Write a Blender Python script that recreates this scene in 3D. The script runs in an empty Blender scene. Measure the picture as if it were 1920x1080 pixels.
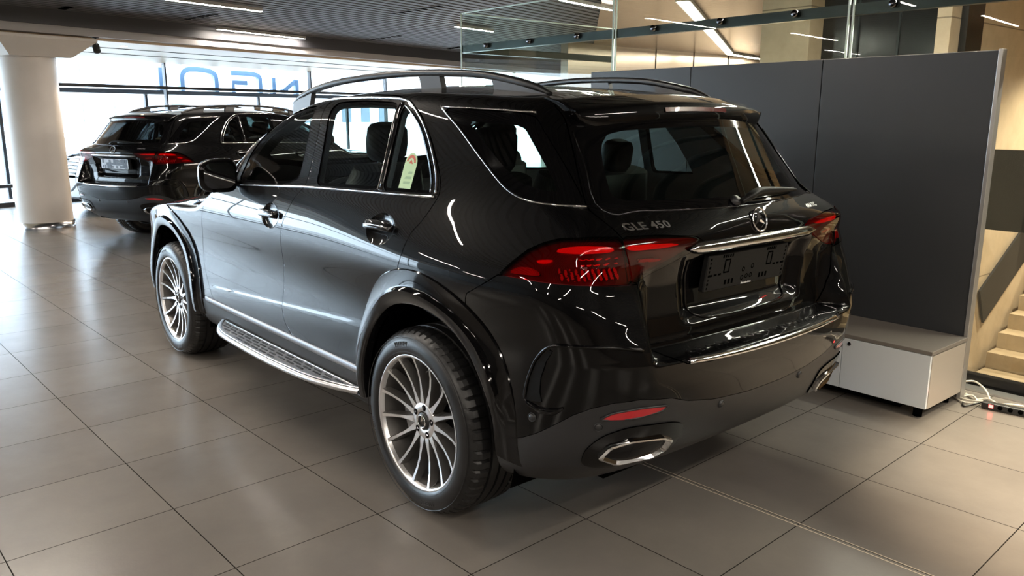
import bpy, bmesh, math, random
import numpy as np
from mathutils import Vector, Matrix
random.seed(7); rng = np.random.default_rng(7)
SC = bpy.context.scene; COL = SC.collection
# ------------------------------------------------------------------ camera
cam_d = bpy.data.cameras.new('camera'); cam = bpy.data.objects.new('camera', cam_d); COL.objects.link(cam)
CP = (-2.6376, 2.667, 1.6275); F_PX = 1510.5
_r = Vector((-0.64608491, -0.76326355, 0.0017439)); _u = Vector((0.16040071, -0.13354101, 0.97797669)); _f = Vector((0.74622108, -0.63213571, -0.20870685))
cam.matrix_world = Matrix(((_r.x, _u.x, -_f.x, CP[0]), (_r.y, _u.y, -_f.y, CP[1]), (_r.z, _u.z, -_f.z, CP[2]), (0, 0, 0, 1)))
cam_d.sensor_width = 36.0; cam_d.lens = F_PX / 1920 * 36.0; cam_d.clip_start = 0.05; cam_d.clip_end = 300
SC.camera = cam
SC.view_settings.view_transform = 'Standard'; SC.view_settings.look = 'None'
SC.view_settings.gamma = 1.0; SC.view_settings.use_curve_mapping = False
SC.view_settings.exposure = 1.9
# ------------------------------------------------------------------ daylight outside
W = bpy.data.worlds.new('daylight'); SC.world = W; W.use_nodes = True
wn = W.node_tree.nodes; wl = W.node_tree.links; wn.clear()
wo = wn.new('ShaderNodeOutputWorld'); wb = wn.new('ShaderNodeBackground')
wb.inputs[0].default_value = (0.72, 0.86, 1.0, 1); wb.inputs[1].default_value = 4.3
wl.new(wb.outputs[0], wo.inputs[0])
# the facade of the hall is turned about 15 degrees from the floor grid
A_F = 0.266; EN = Vector((math.cos(A_F), math.sin(A_F), 0)); ET = Vector((math.sin(A_F), -math.cos(A_F), 0))
def fac(n, t, z=0.0): return Vector((EN.x * n + ET.x * t, EN.y * n + ET.y * t, z))
CEIL = 3.03; GLASS_N = 14.0

# ------------------------------------------------------------------ materials
MATS = {}
def mat(name, col=(.5, .5, .5), rough=.5, metal=0., coat=0., emit=None, es=0., spec=.5, ior=1.5):
    if name in MATS: return MATS[name]
    m = bpy.data.materials.new(name); m.use_nodes = True; b = m.node_tree.nodes['Principled BSDF']
    b.inputs['Base Color'].default_value = (*col, 1); b.inputs['Roughness'].default_value = rough
    b.inputs['Metallic'].default_value = metal; b.inputs['Coat Weight'].default_value = coat
    b.inputs['Coat Roughness'].default_value = .015; b.inputs['Specular IOR Level'].default_value = spec
    b.inputs['IOR'].default_value = ior
    if emit: b.inputs['Emission Color'].default_value = (*emit, 1); b.inputs['Emission Strength'].default_value = es
    MATS[name] = m; return m
def nodes(m): return m.node_tree.nodes, m.node_tree.links, m.node_tree.nodes['Principled BSDF']
def add_noise(m, c1, c2, scale, detail=6, bump=0., rough=None, stretch=None, dist=.02):
    n, l, b = nodes(m); tc = n.new('ShaderNodeTexCoord'); mp = n.new('ShaderNodeMapping'); l.new(tc.outputs['Object'], mp.inputs[0])
    if stretch: mp.inputs['Scale'].default_value = stretch
    t = n.new('ShaderNodeTexNoise'); t.inputs['Scale'].default_value = scale; t.inputs['Detail'].default_value = detail; l.new(mp.outputs[0], t.inputs[0])
    r = n.new('ShaderNodeValToRGB'); r.color_ramp.elements[0].position = .35; r.color_ramp.elements[1].position = .68
    r.color_ramp.elements[0].color = (*c1, 1); r.color_ramp.elements[1].color = (*c2, 1)
    l.new(t.outputs[0], r.inputs[0]); l.new(r.outputs[0], b.inputs['Base Color'])
    if bump:
        bp = n.new('ShaderNodeBump'); bp.inputs['Strength'].default_value = bump; bp.inputs['Distance'].default_value = dist; l.new(t.outputs[0], bp.inputs['Height']); l.new(bp.outputs[0], b.inputs['Normal'])
    if rough:
        mr = n.new('ShaderNodeMapRange'); mr.inputs[3].default_value = rough[0]; mr.inputs[4].default_value = rough[1]; l.new(t.outputs[0], mr.inputs[0]); l.new(mr.outputs[0], b.inputs['Roughness'])
    return m
def glass(name, tint, refl=1.45, rough=0.0):
    if name in MATS: return MATS[name]
    m = bpy.data.materials.new(name); m.use_nodes = True; n = m.node_tree.nodes; l = m.node_tree.links; n.clear()
    o = n.new('ShaderNodeOutputMaterial'); mx = n.new('ShaderNodeMixShader'); fr = n.new('ShaderNodeFresnel'); tr = n.new('ShaderNodeBsdfTransparent'); gl = n.new('ShaderNodeBsdfGlossy')
    fr.inputs[0].default_value = refl; tr.inputs[0].default_value = (*tint, 1); gl.inputs['Roughness'].default_value = rough
    gl.inputs[0].default_value = (1, 1, 1, 1)
    # thin sheet: the same reflection from either side
    ge = n.new('ShaderNodeNewGeometry'); mr = n.new('ShaderNodeMapRange'); mr.inputs[3].default_value = refl; mr.inputs[4].default_value = 1 / refl
    l.new(ge.outputs['Backfacing'], mr.inputs[0]); l.new(mr.outputs[0], fr.inputs[0])
    l.new(fr.outputs[0], mx.inputs[0]); l.new(tr.outputs[0], mx.inputs[1]); l.new(gl.outputs[0], mx.inputs[2]); l.new(mx.outputs[0], o.inputs[0])
    MATS[name] = m; return m
PAINT = mat('black_car_paint', (.0012, .0012, .0015), .4, 0, 1.0, spec=.03); PAINT.node_tree.nodes['Principled BSDF'].inputs['Coat IOR'].default_value = 1.36
GBLK = mat('gloss_black_trim', (.002, .002, .0024), .06, 0, 0, spec=.38)
SBLK = mat('satin_dark_plastic', (.016, .0165, .018), .42, 0, 0)
RUB = mat('tyre_rubber', (.0105, .0105, .011), .38, 0, 0)
add_noise(RUB, (.006, .006, .0065), (.014, .014, .015), 9, 4, rough=(.25, .55))
CHRB = mat('bar_chrome', (.50, .50, .51), .10, 1)
CHR = mat('chrome', (.82, .82, .83), .07, 1)
DCHR = mat('dark_chrome', (.10, .10, .11), .12, 1)
ALU = mat('brushed_aluminium', (.62, .62, .64), .30, 1)
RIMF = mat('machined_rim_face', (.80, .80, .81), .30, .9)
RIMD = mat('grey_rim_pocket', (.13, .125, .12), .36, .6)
DISC = mat('brake_disc_steel', (.20, .20, .21), .35, 1)
INT = mat('interior_black_leather', (.012, .012, .013), .55)
INTG = mat('interior_grey_lining', (.05, .052, .055), .8)
VOID = mat('black_cavity', (.002, .002, .002), .9, spec=0)
CG = glass('tinted_side_glass', (.66, .74, .71), 1.5)
PG = glass('privacy_rear_glass', (.46, .55, .52), 1.5)
LENS = glass('red_lamp_lens', (.52, .03, .04), 1.5)
LIN = mat('red_lamp_housing', (.13, .002, .004), .30, .0, .5)
LRED = mat('red_guide_added_glow', (.95, .03, .035), .3, 0, .4, emit=(1, .03, .03), es=.12)  # lamps are off; faint glow added to the guides to brighten their red
LSID = mat('side_red_reflector', (.65, .02, .02), .25, 0, .4)
BADGE = mat('satin_chrome_letters', (.85, .85, .86), .28, 1)
LPNK = mat('pale_red_optic', (.98, .32, .38), .3, 0, .4)
CLR = mat('pale_lamp_insert', (.65, .45, .45), .2)
RFX = mat('red_reflector', (.42, .006, .012), .12, 0, 1.0)
WHT = mat('white_print', (.75, .75, .75), .5)
# ------------------------------------------------------------------ helpers
def tag(o, label=None, cat=None, group=None, kind=None):
    if label: o['label'] = label
    if cat: o['category'] = cat
    if group: o['group'] = group
    if kind: o['kind'] = kind
    return o
def empty(name, loc=(0, 0, 0), rz=0, label=None, cat=None, group=None, parent=None):
    o = bpy.data.objects.new(name, None); COL.objects.link(o); o.location = loc; o.rotation_euler = (0, 0, rz); o.empty_display_size = .1
    if parent: o.parent = parent
    return tag(o, label, cat, group)
def link(name, me, m, parent=None):
    o = bpy.data.objects.new(name, me); COL.objects.link(o)
    for q in (m if isinstance(m, (list, tuple)) else [m]): me.materials.append(q)
    if parent: o.parent = parent
    return o
class MB:
    "collects vertices and faces, builds ONE mesh"
    def __init__(s): s.v = []; s.f = []; s.mi = []; s.sm = []
    def add(s, V, F, mi=0, smooth=False):
        b = len(s.v); s.v += [tuple(map(float, p)) for p in V]; s.f += [tuple(b + i for i in q) for q in F]; s.mi += [mi] * len(F); s.sm += [smooth] * len(F); return s
    def box(s, c, d, R=None, mi=0):
        P = [Vector((x * d[0] / 2, y * d[1] / 2, z * d[2] / 2)) for x in (-1, 1) for y in (-1, 1) for z in (-1, 1)]
        if R is not None: P = [R @ p for p in P]
        P = [p + Vector(c) for p in P]
        return s.add(P, [(0, 1, 3, 2), (4, 6, 7, 5), (0, 4, 5, 1), (2, 3, 7, 6), (0, 2, 6, 4), (1, 5, 7, 3)], mi)
    def prism(s, pts, off, mi=0):
        "closed polygon (3D points) pushed along off"
        n = len(pts); P = [Vector(p) for p in pts]; Q = [p + Vector(off) for p in P]
        return s.add(P + Q, [tuple(range(n))[::-1], tuple(range(n, 2 * n))] + [(i, (i + 1) % n, n + (i + 1) % n, n + i) for i in range(n)], mi)
    def sweep(s, path, prof, up=(0, 0, 1), closed=False, caps=True, mi=0, smooth=True, frames=None, scale=None):
        "profile (list of (a,b)) swept along path; a = sideways, b = up"
        P = [Vector(p) for p in path]; n = len(P); k = len(prof); V = []
        for i, p in enumerate(P):
            t = (P[(i + 1) % n] - P[i - 1]) if closed else (P[min(i + 1, n - 1)] - P[max(i - 1, 0)])
            t.normalize(); u = Vector(frames[i]) if frames is not None else Vector(up)
            sd = t.cross(u).normalized(); u2 = sd.cross(t).normalized(); sc = scale[i] if scale is not None else 1
            for a, b in prof: V.append(p + sd * a * sc + u2 * b * sc)
        F = []
        for i in range(n if closed else n - 1):
            j = (i + 1) % n
            for q in range(k): F.append((i * k + q, i * k + (q + 1) % k, j * k + (q + 1) % k, j * k + q))
        s.add(V, F, mi, smooth)
        if caps and not closed: s.add(V[:k] + V[-k:], [tuple(range(k)), tuple(range(2 * k - 1, k - 1, -1))], mi)
        return s
    def tube(s, path, r, n=10, closed=False, mi=0, scale=None):
        return s.sweep(path, [(r * math.cos(2 * math.pi * i / n), r * math.sin(2 * math.pi * i / n)) for i in range(n)], up=(.013, .021, 1), closed=closed, mi=mi, scale=scale)
    def lathe(s, prof, origin=(0, 0, 0), ax='y', n=48, mi=0, smooth=True, R=None, a0=0, a1=2 * math.pi):
        "prof = list of (radius, height along axis)"
        full = abs(a1 - a0 - 2 * math.pi) < 1e-6; m = n if full else n + 1; V = []
        for i in range(m):
            a = a0 + (a1 - a0) * i / n; c, q = math.cos(a), math.sin(a)
            for r, h in prof:
                p = Vector({'y': (r * c, h, r * q), 'z': (r * c, r * q, h), 'x': (h, r * c, r * q)}[ax])
                if R is not None: p = R @ p
                V.append(p + Vector(origin))
        k = len(prof); F = []
        for i in range(n):
            j = (i + 1) % m
            for q in range(k - 1): F.append((i * k + q, j * k + q, j * k + q + 1, i * k + q + 1))
        return s.add(V, F, mi, smooth)
    def build(s, name, m, parent=None, recalc=True, bevel=0, subd=0):
        me = bpy.data.meshes.new(name); me.from_pydata(s.v, [], s.f)
        me.polygons.foreach_set('material_index', s.mi); me.polygons.foreach_set('use_smooth', s.sm); me.update()
        if recalc:
            b = bmesh.new(); b.from_mesh(me); bmesh.ops.remove_doubles(b, verts=b.verts, dist=1e-6); bmesh.ops.recalc_face_normals(b, faces=b.faces); b.to_mesh(me); b.free()
        o = link(name, me, m, parent)
        if bevel:
            d = o.modifiers.new('bevel', 'BEVEL'); d.width = bevel; d.segments = 2; d.limit_method = 'ANGLE'; d.angle_limit = math.radians(35)
        if subd:
            d = o.modifiers.new('subd', 'SUBSURF'); d.levels = subd; d.render_levels = subd
        return o
def rrect(w, h, r, n=5):
    P = []
    for cx, cy, a in ((w / 2 - r, h / 2 - r, 0), (-w / 2 + r, h / 2 - r, 90), (-w / 2 + r, -h / 2 + r, 180), (w / 2 - r, -h / 2 + r, 270)):
        for i in range(n + 1):
            t = math.radians(a + 90 * i / n); P.append((cx + r * math.cos(t), cy + r * math.sin(t)))
    return P
def crom(P, n=6, closed=False):
    "Catmull-Rom through the points"
    P = [np.array(p, float) for p in P]; m = len(P); out = []
    for i in range(m if closed else m - 1):
        a, b, c, d = (P[(i - 1) % m], P[i], P[(i + 1) % m], P[(i + 2) % m]) if closed else (P[max(i - 1, 0)], P[i], P[i + 1], P[min(i + 2, m - 1)])
        for k in range(n):
            t = k / n; out.append(.5 * (2 * b + (c - a) * t + (2 * a - 5 * b + 4 * c - d) * t * t + (3 * b - a - 3 * c + d) * t ** 3))
    if not closed: out.append(P[-1])
    return [tuple(p) for p in out]
def chaikin(P, n=2, r=.22):
    P = [np.array(p, float) for p in P]
    for _ in range(n):
        Q = []
        for i in range(len(P)):
            a, b = P[i], P[(i + 1) % len(P)]; Q += [a * (1 - r) + b * r, a * r + b * (1 - r)]
        P = Q
    return [tuple(p) for p in P]
def text_mesh(txt, size, extrude, bold=0.0, shear=0.0, space=1.0):
    c = bpy.data.curves.new('txt', 'FONT'); c.body = txt; c.size = size; c.extrude = extrude; c.offset = bold; c.shear = shear; c.space_character = space
    c.resolution_u = 4
    o = bpy.data.objects.new('txt', c); me = bpy.data.meshes.new_from_object(o)
    V = [tuple(v.co) for v in me.vertices]; F = [tuple(p.vertices) for p in me.polygons]
    bpy.data.objects.remove(o); bpy.data.curves.remove(c); bpy.data.meshes.remove(me)
    return V, F
# ------------------------------------------------------------------ body surface of the car (implicit)
def pch(xs,ys):
    "monotone-ish cubic interpolant (PCHIP)"
    x=np.array(xs,float);y=np.array(ys,float);h=np.diff(x);d=np.diff(y)/h
    m=np.zeros_like(x)
    for i in range(1,len(x)-1):
        if d[i-1]*d[i]>0:
            w1=2*h[i]+h[i-1];w2=h[i]+2*h[i-1]; m[i]=(w1+w2)/(w1/d[i-1]+w2/d[i])
    m[0]=d[0];m[-1]=d[-1]
    def f(q):
        q=np.asarray(q,float);i=np.clip(np.searchsorted(x,q)-1,0,len(x)-2)
        t=(q-x[i])/h[i]; tc=np.clip(t,0,1)
        v=(1+2*tc)*(1-tc)**2*y[i]+tc*(1-tc)**2*h[i]*m[i]+tc*tc*(3-2*tc)*y[i+1]+tc*tc*(tc-1)*h[i]*m[i+1]
        return v+np.where(t<0,(q-x[0])*m[0],0)+np.where(t>1,(q-x[-1])*m[-1],0)
    return f
def spl(xs,ys):
    "natural cubic spline, linear beyond the ends"
    x=np.array(xs,float);y=np.array(ys,float);n=len(x);h=np.diff(x)
    A=np.eye(n);b=np.zeros(n)
    for i in range(1,n-1):
        A[i,i-1]=h[i-1];A[i,i]=2*(h[i-1]+h[i]);A[i,i+1]=h[i];b[i]=6*((y[i+1]-y[i])/h[i]-(y[i]-y[i-1])/h[i-1])
    M=np.linalg.solve(A,b)
    def f(q):
        q=np.asarray(q,float);qc=np.clip(q,x[0],x[-1]);i=np.clip(np.searchsorted(x,qc)-1,0,n-2);a=x[i+1]-qc;c=qc-x[i];hh=h[i]
        v=(M[i]*a**3+M[i+1]*c**3)/(6*hh)+(y[i]/hh-M[i]*hh/6)*a+(y[i+1]/hh-M[i+1]*hh/6)*c
        d0=(y[1]-y[0])/h[0];d1=(y[-1]-y[-2])/h[-1]
        return v+np.where(q<x[0],(q-x[0])*d0,0)+np.where(q>x[-1],(q-x[-1])*d1,0)
    return f
def smax(a,b,k):
    h=np.maximum(k-np.abs(a-b),0)/k
    return np.maximum(a,b)+h*h*k*.25
def sstep(a,b,x):
    t=np.clip((x-a)/(b-a),0,1); return t*t*(3-2*t)
class Body:
    def __init__(s):
        # side width profile at mid car
        s.sideP=spl([.25,.40,.50,.60,.70,.80,.90,.97,1.03,1.09,1.16,1.24,1.30,1.40,1.50,1.60,1.69,1.78],
                  [.888,.930,.943,.941,.936,.933,.943,.957,.966,.966,.952,.926,.903,.872,.843,.814,.785,.745])
        # narrowing towards the tail for low, waist and glasshouse heights
        s.tailL=pch([-1.2,-1.0,-.8,-.6,-.3,.2,.8,4],[.14,.085,.055,.03,.008,0,0,0])
        s.tailU=pch([-1.2,-.9,-.7,-.5,-.2,.3,.9,1.6,4],[.28,.22,.175,.13,.07,.018,0,.0,.0])
        s.nose=pch([-2,2.2,2.7,3.1,3.4,3.7,3.9,4.1],[0,0,.002,.012,.035,.10,.22,.40])
        s.top=pch([-1.0,-.62,-.3,0,.4,.8,1.1,1.35,1.7,2.0,2.24,2.38,2.9,3.3,3.6,3.8,3.95],
                [1.62,1.690,1.728,1.754,1.772,1.768,1.752,1.712,1.585,1.415,1.235,1.168,1.13,1.08,1.0,.88,.6])
        s.rear=pch([.25,.36,.45,.55,.65,.75,.82],[-.72,-.83,-.935,-.985,-1.01,-1.03,-1.035])
        s.side=pch([.70,.82,.95,1.07,1.14],[-1.040,-1.032,-.985,-.938,-.925])
        s.gate=pch([.70,.86,.95,1.05,1.14,1.20,1.25,1.29,1.33,1.45,1.60,1.72],
                 [-.915,-.910,-.898,-.900,-.925,-.937,-.928,-.905,-.868,-.765,-.640,-.53])
    def yS(s,x,z):
        up=sstep(1.0,1.45,z)
        w=s.sideP(z)-(1-up)*s.tailL(x)-up*s.tailU(x)-s.nose(x)*(1-.3*sstep(1.2,.5,z))
        # rear haunch
        w=w+.018*np.exp(-((x+.05)/.5)**2-((z-1.03)/.14)**2)
        # door scallop
        cr=z-(.600+(2.308-x)*.067)
        w=w+.0055*sstep(.016,-.016,cr)*sstep(.30,.62,x)*sstep(2.42,2.15,x)*sstep(-.16,-.02,cr)
        return w
    def xR(s,y,z):
        a=np.abs(y)
        g=s.gate(z); low=s.rear(z)
        glass=sstep(1.2,1.34,z)
        cg=.055*(a/.7)**2.6+glass*.11*(a/.65)**2.2
        cl=.055*(a/.7)**2.6
        L=sstep(.835,.812,z)
        sd=sstep(.55,.66,a)
        g=g*(1-sd)+sd*np.where(z<1.14,s.side(z),g)
        g=g+.045*sstep(.44-.16*(1.15-z),.36-.16*(1.15-z),a)*sstep(.885,.945,z)*sstep(1.152,1.132,z)
        return (g+cg)*(1-L)+(low+cl)*L
    def zT(s,x,y):
        a=np.abs(y); z=s.top(x)
        cab=sstep(2.4,1.8,x)
        return z-cab*.030*(a/.6)**3-(1-cab)*.05*(a/.8)**2.5
    def F(s,p):
        x,y,z=p[:,0],np.abs(p[:,1]),p[:,2]
        fs=y-s.yS(x,z); fr=(s.xR(y,z)-x); ft=(z-s.zT(x,y))*.85
        k1=.10+.10*sstep(1.0,.6,z)+.0*z
        k1=k1+.06*sstep(1.25,1.15,z)
        f=smax(fs,fr,k1)
        k2=.075-.04*sstep(1.9,2.4,x)
        f=smax(f,ft,k2)
        fb=(.30-z)*.7
        return smax(f,fb,.08)
    def N(s,p,e=6e-4):
        g=np.zeros_like(p)
        for k in range(3):
            d=np.zeros(3);d[k]=e
            g[:,k]=s.F(p+d)-s.F(p-d)
        return g/np.linalg.norm(g,axis=1,keepdims=True)
    def cast(s,o,d,t1,n=30,steps=0):
        "last root along rays from inside (o) to outside"
        lo=np.zeros(len(o));hi=np.full(len(o),t1) if np.isscalar(t1) else t1.copy()
        for _ in range(n):
            m=(lo+hi)/2; ins=s.F(o+m[:,None]*d)<0
            lo=np.where(ins,m,lo);hi=np.where(ins,hi,m)
        return o+((lo+hi)/2)[:,None]*d
BD = Body()
# ---- base sheet (left half), cast outwards from an inner box
def base_sheet(nx=300, ny=70, nz=130):
    K0, K1 = np.array([-.45, 0, .70]), np.array([3.0, .35, 1.0]); O0, O1 = np.array([-1.25, 0, .20]), np.array([4.1, 1.15, 1.95])
    quads = []; idx = {}; keys = []
    def vid(i, j, k):
        q = (i, j, k)
        if q not in idx: idx[q] = len(keys); keys.append(q)
        return idx[q]
    for i in range(nx):
        for k in range(nz): quads.append((vid(i, ny, k), vid(i + 1, ny, k), vid(i + 1, ny, k + 1), vid(i, ny, k + 1))[::-1])
        for j in range(ny):
            quads.append((vid(i, j, nz), vid(i + 1, j, nz), vid(i + 1, j + 1, nz), vid(i, j + 1, nz)))
            quads.append((vid(i, j, 0), vid(i + 1, j, 0), vid(i + 1, j + 1, 0), vid(i, j + 1, 0))[::-1])
    for j in range(ny):
        for k in range(nz):
            quads.append((vid(0, j, k), vid(0, j + 1, k), vid(0, j + 1, k + 1), vid(0, j, k + 1))[::-1])
            quads.append((vid(nx, j, k), vid(nx, j + 1, k), vid(nx, j + 1, k + 1), vid(nx, j, k + 1)))
    s = np.array(keys, float) / [nx, ny, nz]
    o = K0 + (K1 - K0) * s; t = O0 + (O1 - O0) * s; t[:, 1] = np.where(s[:, 1] == 0, 0, t[:, 1])
    o[:, 1] = np.where(s[:, 1] == 0, 0, o[:, 1])
    V = BD.cast(o, t - o, 1.25, 22); N = BD.N(V)
    Q = np.array(quads); T = np.concatenate([Q[:, [0, 1, 2]], Q[:, [0, 2, 3]]])
    # orient triangles along the outward normal
    a, b, c = V[T[:, 0]], V[T[:, 1]], V[T[:, 2]]; fn = np.cross(b - a, c - a); fl = (fn * N[T[:, 0]]).sum(1) < 0
    T[fl] = T[fl][:, ::-1]
    return [V, N, T]
def clip(S, g):
    "keep the part of the sheet where g < 0, cutting triangles on g = 0"
    V, N, T = S; ins = g < 0; c = ins[T].sum(1); keep = [T[c == 3]]; nv = len(V); E = []
    def cutv(a, b):  # a inside, b outside
        E.append(np.stack([a, b], 1)); return None
    T1 = T[c == 1]; 
    if len(T1): 
        r = np.argmax(ins[T1], 1); T1 = T1[np.arange(len(T1))[:, None], (r[:, None] + np.arange(3)) % 3]
    T2 = T[c == 2]
    if len(T2):
        r = np.argmin(ins[T2], 1); T2 = T2[np.arange(len(T2))[:, None], (r[:, None] + np.arange(3)) % 3]
    ed = np.concatenate([T1[:, [0, 1]], T1[:, [0, 2]], T2[:, [1, 0]], T2[:, [2, 0]]]) if len(T1) + len(T2) else np.zeros((0, 2), int)
    if len(ed):
        key = np.sort(ed, 1); uq, inv = np.unique(key, axis=0, return_inverse=True); inv = inv.ravel()
        t = g[uq[:, 0]] / (g[uq[:, 0]] - g[uq[:, 1]]); t = t[:, None]
        NV = V[uq[:, 0]] * (1 - t) + V[uq[:, 1]] * t; NN = N[uq[:, 0]] * (1 - t) + N[uq[:, 1]] * t; NN /= np.linalg.norm(NN, axis=1, keepdims=True)
        n1, n2 = len(T1), len(T2); i1, i2, i3, i4 = nv + inv[:n1], nv + inv[n1:2 * n1], nv + inv[2 * n1:2 * n1 + n2], nv + inv[2 * n1 + n2:]
        keep += [np.stack([T1[:, 0], i1, i2], 1), np.stack([T2[:, 1], T2[:, 2], i4], 1), np.stack([T2[:, 1], i4, i3], 1)]
        V = np.concatenate([V, NV]); N = np.concatenate([N, NN])
    T = np.concatenate(keep); u, inv = np.unique(T, return_inverse=True)
    return [V[u], N[u], inv.reshape(T.shape)]
def sdf(P, poly):
    "signed distance to a closed polygon, negative inside"
    A = np.array(poly, float); B_ = np.roll(A, -1, 0); d = np.full(len(P), 1e9); ins = np.zeros(len(P), bool)
    for a, b in zip(A, B_):
        e = b - a; w = P - a; t = np.clip((w @ e) / (e @ e), 0, 1); q = w - t[:, None] * e; d = np.minimum(d, (q ** 2).sum(1))
        c1 = (a[1] <= P[:, 1]) != (b[1] <= P[:, 1])
        with np.errstate(divide='ignore', invalid='ignore'): xi = a[0] + (P[:, 1] - a[1]) * (b[0] - a[0]) / (b[1] - a[1])
        ins ^= c1 & (P[:, 0] < xi)
    return np.where(ins, -1, 1) * np.sqrt(d)
def g_side(S, poly, ymin=.60): V = S[0]; return np.maximum(sdf(V[:, [0, 2]], poly), ymin - V[:, 1])
def g_rear(S, poly, xmax=-.35): V = S[0]; return np.maximum(sdf(V[:, [1, 2]], poly), V[:, 0] - xmax)
def g_corn(S, poly, xmax=-.25):
    V = S[0]; P = np.stack([V[:, 0] + V[:, 1], V[:, 2]], 1); return np.maximum(sdf(P, poly), V[:, 0] - xmax)
def push(S, d): return [S[0] + S[1] * d, S[1], S[2]]
def cap2(g, h): return np.maximum(g, h)
def sheet_obj(name, S, m, parent, side='B', rim=.012, label=None):
    V, N, T = S
    if len(T) == 0: return None
    if rim:
        e = np.concatenate([T[:, [0, 1]], T[:, [1, 2]], T[:, [2, 0]]]); nn = len(V); k = e[:, 0] * nn + e[:, 1]; kr = e[:, 1] * nn + e[:, 0]
        be = e[~np.isin(k, kr)]; be = be[~((V[be[:, 0], 1] < 1e-5) & (V[be[:, 1], 1] < 1e-5))]
        A, B_ = V[be[:, 0]], V[be[:, 1]]; A2, B2 = A - N[be[:, 0]] * rim, B_ - N[be[:, 1]] * rim
        RN = np.cross(A2 - A, B_ - A); RN /= np.linalg.norm(RN, axis=1, keepdims=True) + 1e-12; RN = -RN
        m_ = len(be); RV = np.concatenate([A, B_, B2, A2]); RNN = np.concatenate([RN] * 4); i = np.arange(m_) + nn
        RT = np.concatenate([np.stack([i, i + 3 * m_, i + 2 * m_], 1), np.stack([i, i + 2 * m_, i + m_], 1)])
        V = np.concatenate([V, RV]); N = np.concatenate([N, RNN]); T = np.concatenate([T, RT])
    VV, NN, TT = V, N, T
    fl = np.array([1, -1, 1])
    if side == 'R': VV, NN, TT = V * fl, N * fl, T[:, ::-1]
    if side == 'B': VV = np.concatenate([V, V * fl]); NN = np.concatenate([N, N * fl]); TT = np.concatenate([T, T[:, ::-1] + len(V)])
    me = bpy.data.meshes.new(name); me.vertices.add(len(VV)); me.vertices.foreach_set('co', VV.astype(np.float32).ravel())
    me.loops.add(TT.size); me.loops.foreach_set('vertex_index', TT.astype(np.int32).ravel())
    me.polygons.add(len(TT)); me.polygons.foreach_set('loop_start', np.arange(0, TT.size, 3, dtype=np.int32)); me.polygons.foreach_set('loop_total', np.full(len(TT), 3, np.int32))
    me.polygons.foreach_set('use_smooth', np.ones(len(TT), bool)); me.update(calc_edges=True); me.validate()
    if len(me.vertices) == len(VV): me.normals_split_custom_set_from_vertices([tuple(n) for n in NN.tolist()])
    o = link(name, me, m, parent)
    if label: o['label'] = label
    return o
def root1(o, d, t1): return BD.cast(np.array([o], float), np.array([d], float), t1, 30)[0]
def onside(x, z, off=0.):
    p = root1((x, .2, z), (0, 1, 0), 1.2); return p + BD.N(p[None])[0] * off
def onrear(y, z, off=0.):
    p = root1((-.2, y, z), (-1, 0, 0), 1.2); return p + BD.N(p[None])[0] * off
def oncorn(u, z, off=0.):
    "point with x + y = u on the rear corner"
    p = root1((u / 2 - .05, u / 2 + .05, z) if u > .2 else (-.3, u + .3, z), (-.7071, .7071, 0), 2.0); return p + BD.N(p[None])[0] * off
def nrm(p): return BD.N(np.array([p]))[0]
def mir(mb, s):
    if s < 0: mb.v = [(x, -y, z) for x, y, z in mb.v]
    return mb
def strip(path, w, h, s=1, normals=None, closed=False, mb=None, scale=None):
    "half-round trim strip lying on the body"
    mb = mb or MB(); pr = [(-w / 2, -.004), (-w / 2, h * .4), (-w * .3, h * .85), (0, h), (w * .3, h * .85), (w / 2, h * .4), (w / 2, -.004)]
    N = normals if normals is not None else [nrm(p) for p in path]
    return mb.sweep(path, pr, frames=[tuple(n) for n in N], closed=closed, scale=scale)

# ---- outlines, side view (x, z)
FWIN = [(1.80, 1.262), (1.73, 1.40), (1.61, 1.545), (1.45, 1.622), (1.25, 1.664), (1.075, 1.680), (1.062, 1.500), (1.072, 1.297)]
RWIN = [(.885, 1.304), (.893, 1.45), (.915, 1.690), (.66, 1.697), (.348, 1.684), (.348, 1.50), (.348, 1.318), (.589, 1.313)]
RFIX = [(.318, 1.319), (.316, 1.50), (.312, 1.678), (.24, 1.652), (.153, 1.594), (.078, 1.504), (.017, 1.406), (-.012, 1.328), (.149, 1.323)]
QWIN = [(.055, 1.662), (-.405, 1.640), (-.558, 1.476), (-.697, 1.322), (-.523, 1.330), (-.43, 1.348), (-.337, 1.393), (-.183, 1.504), (-.06, 1.59)]
FDOOR = [(2.19, .485), (2.308, .601), (2.38, .72), (2.38, .83), (2.30, .97), (2.215, 1.12), (2.15, 1.215), (1.965, 1.243), (1.88, 1.36), (1.77, 1.48), (1.62, 1.60), (1.40, 1.675), (1.19, 1.707), (.985, 1.716), (.972, 1.50), (.985, 1.305), (1.014, 1.278), (1.075, 1.223), (1.142, 1.103), (1.172, 1.01), (1.215, .85), (1.255, .671), (1.224, .574), (1.122, .505), (1.5, .494)]
RDOOR = [(1.122, .505), (1.224, .574), (1.255, .671), (1.215, .85), (1.172, 1.01), (1.142, 1.103), (1.075, 1.223), (1.014, 1.278), (.985, 1.305), (.972, 1.50), (.985, 1.716), (.691, 1.725), (.412, 1.713), (.277, 1.687), (.168, 1.635), (.068, 1.535), (-.019, 1.412), (-.049, 1.36), (-.055, 1.322), (-.034, 1.262), (-.013, 1.218), (.017, 1.183), (.028, 1.143), (.036, 1.087), (.056, 1.031), (.075, .985), (.24, .92), (.345, .82), (.40, .70), (.40, .519), (.7, .512)]
GATE = [(-1, 1.80), (-1, .782), (0, .782), (.40, .790), (.50, .800), (.548, .822), (.575, .87), (.609, .961), (.636, 1.077), (.668, 1.16), (.688, 1.240), (.690, 1.311), (.640, 1.476), (.600, 1.62), (.58, 1.80)]
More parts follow.
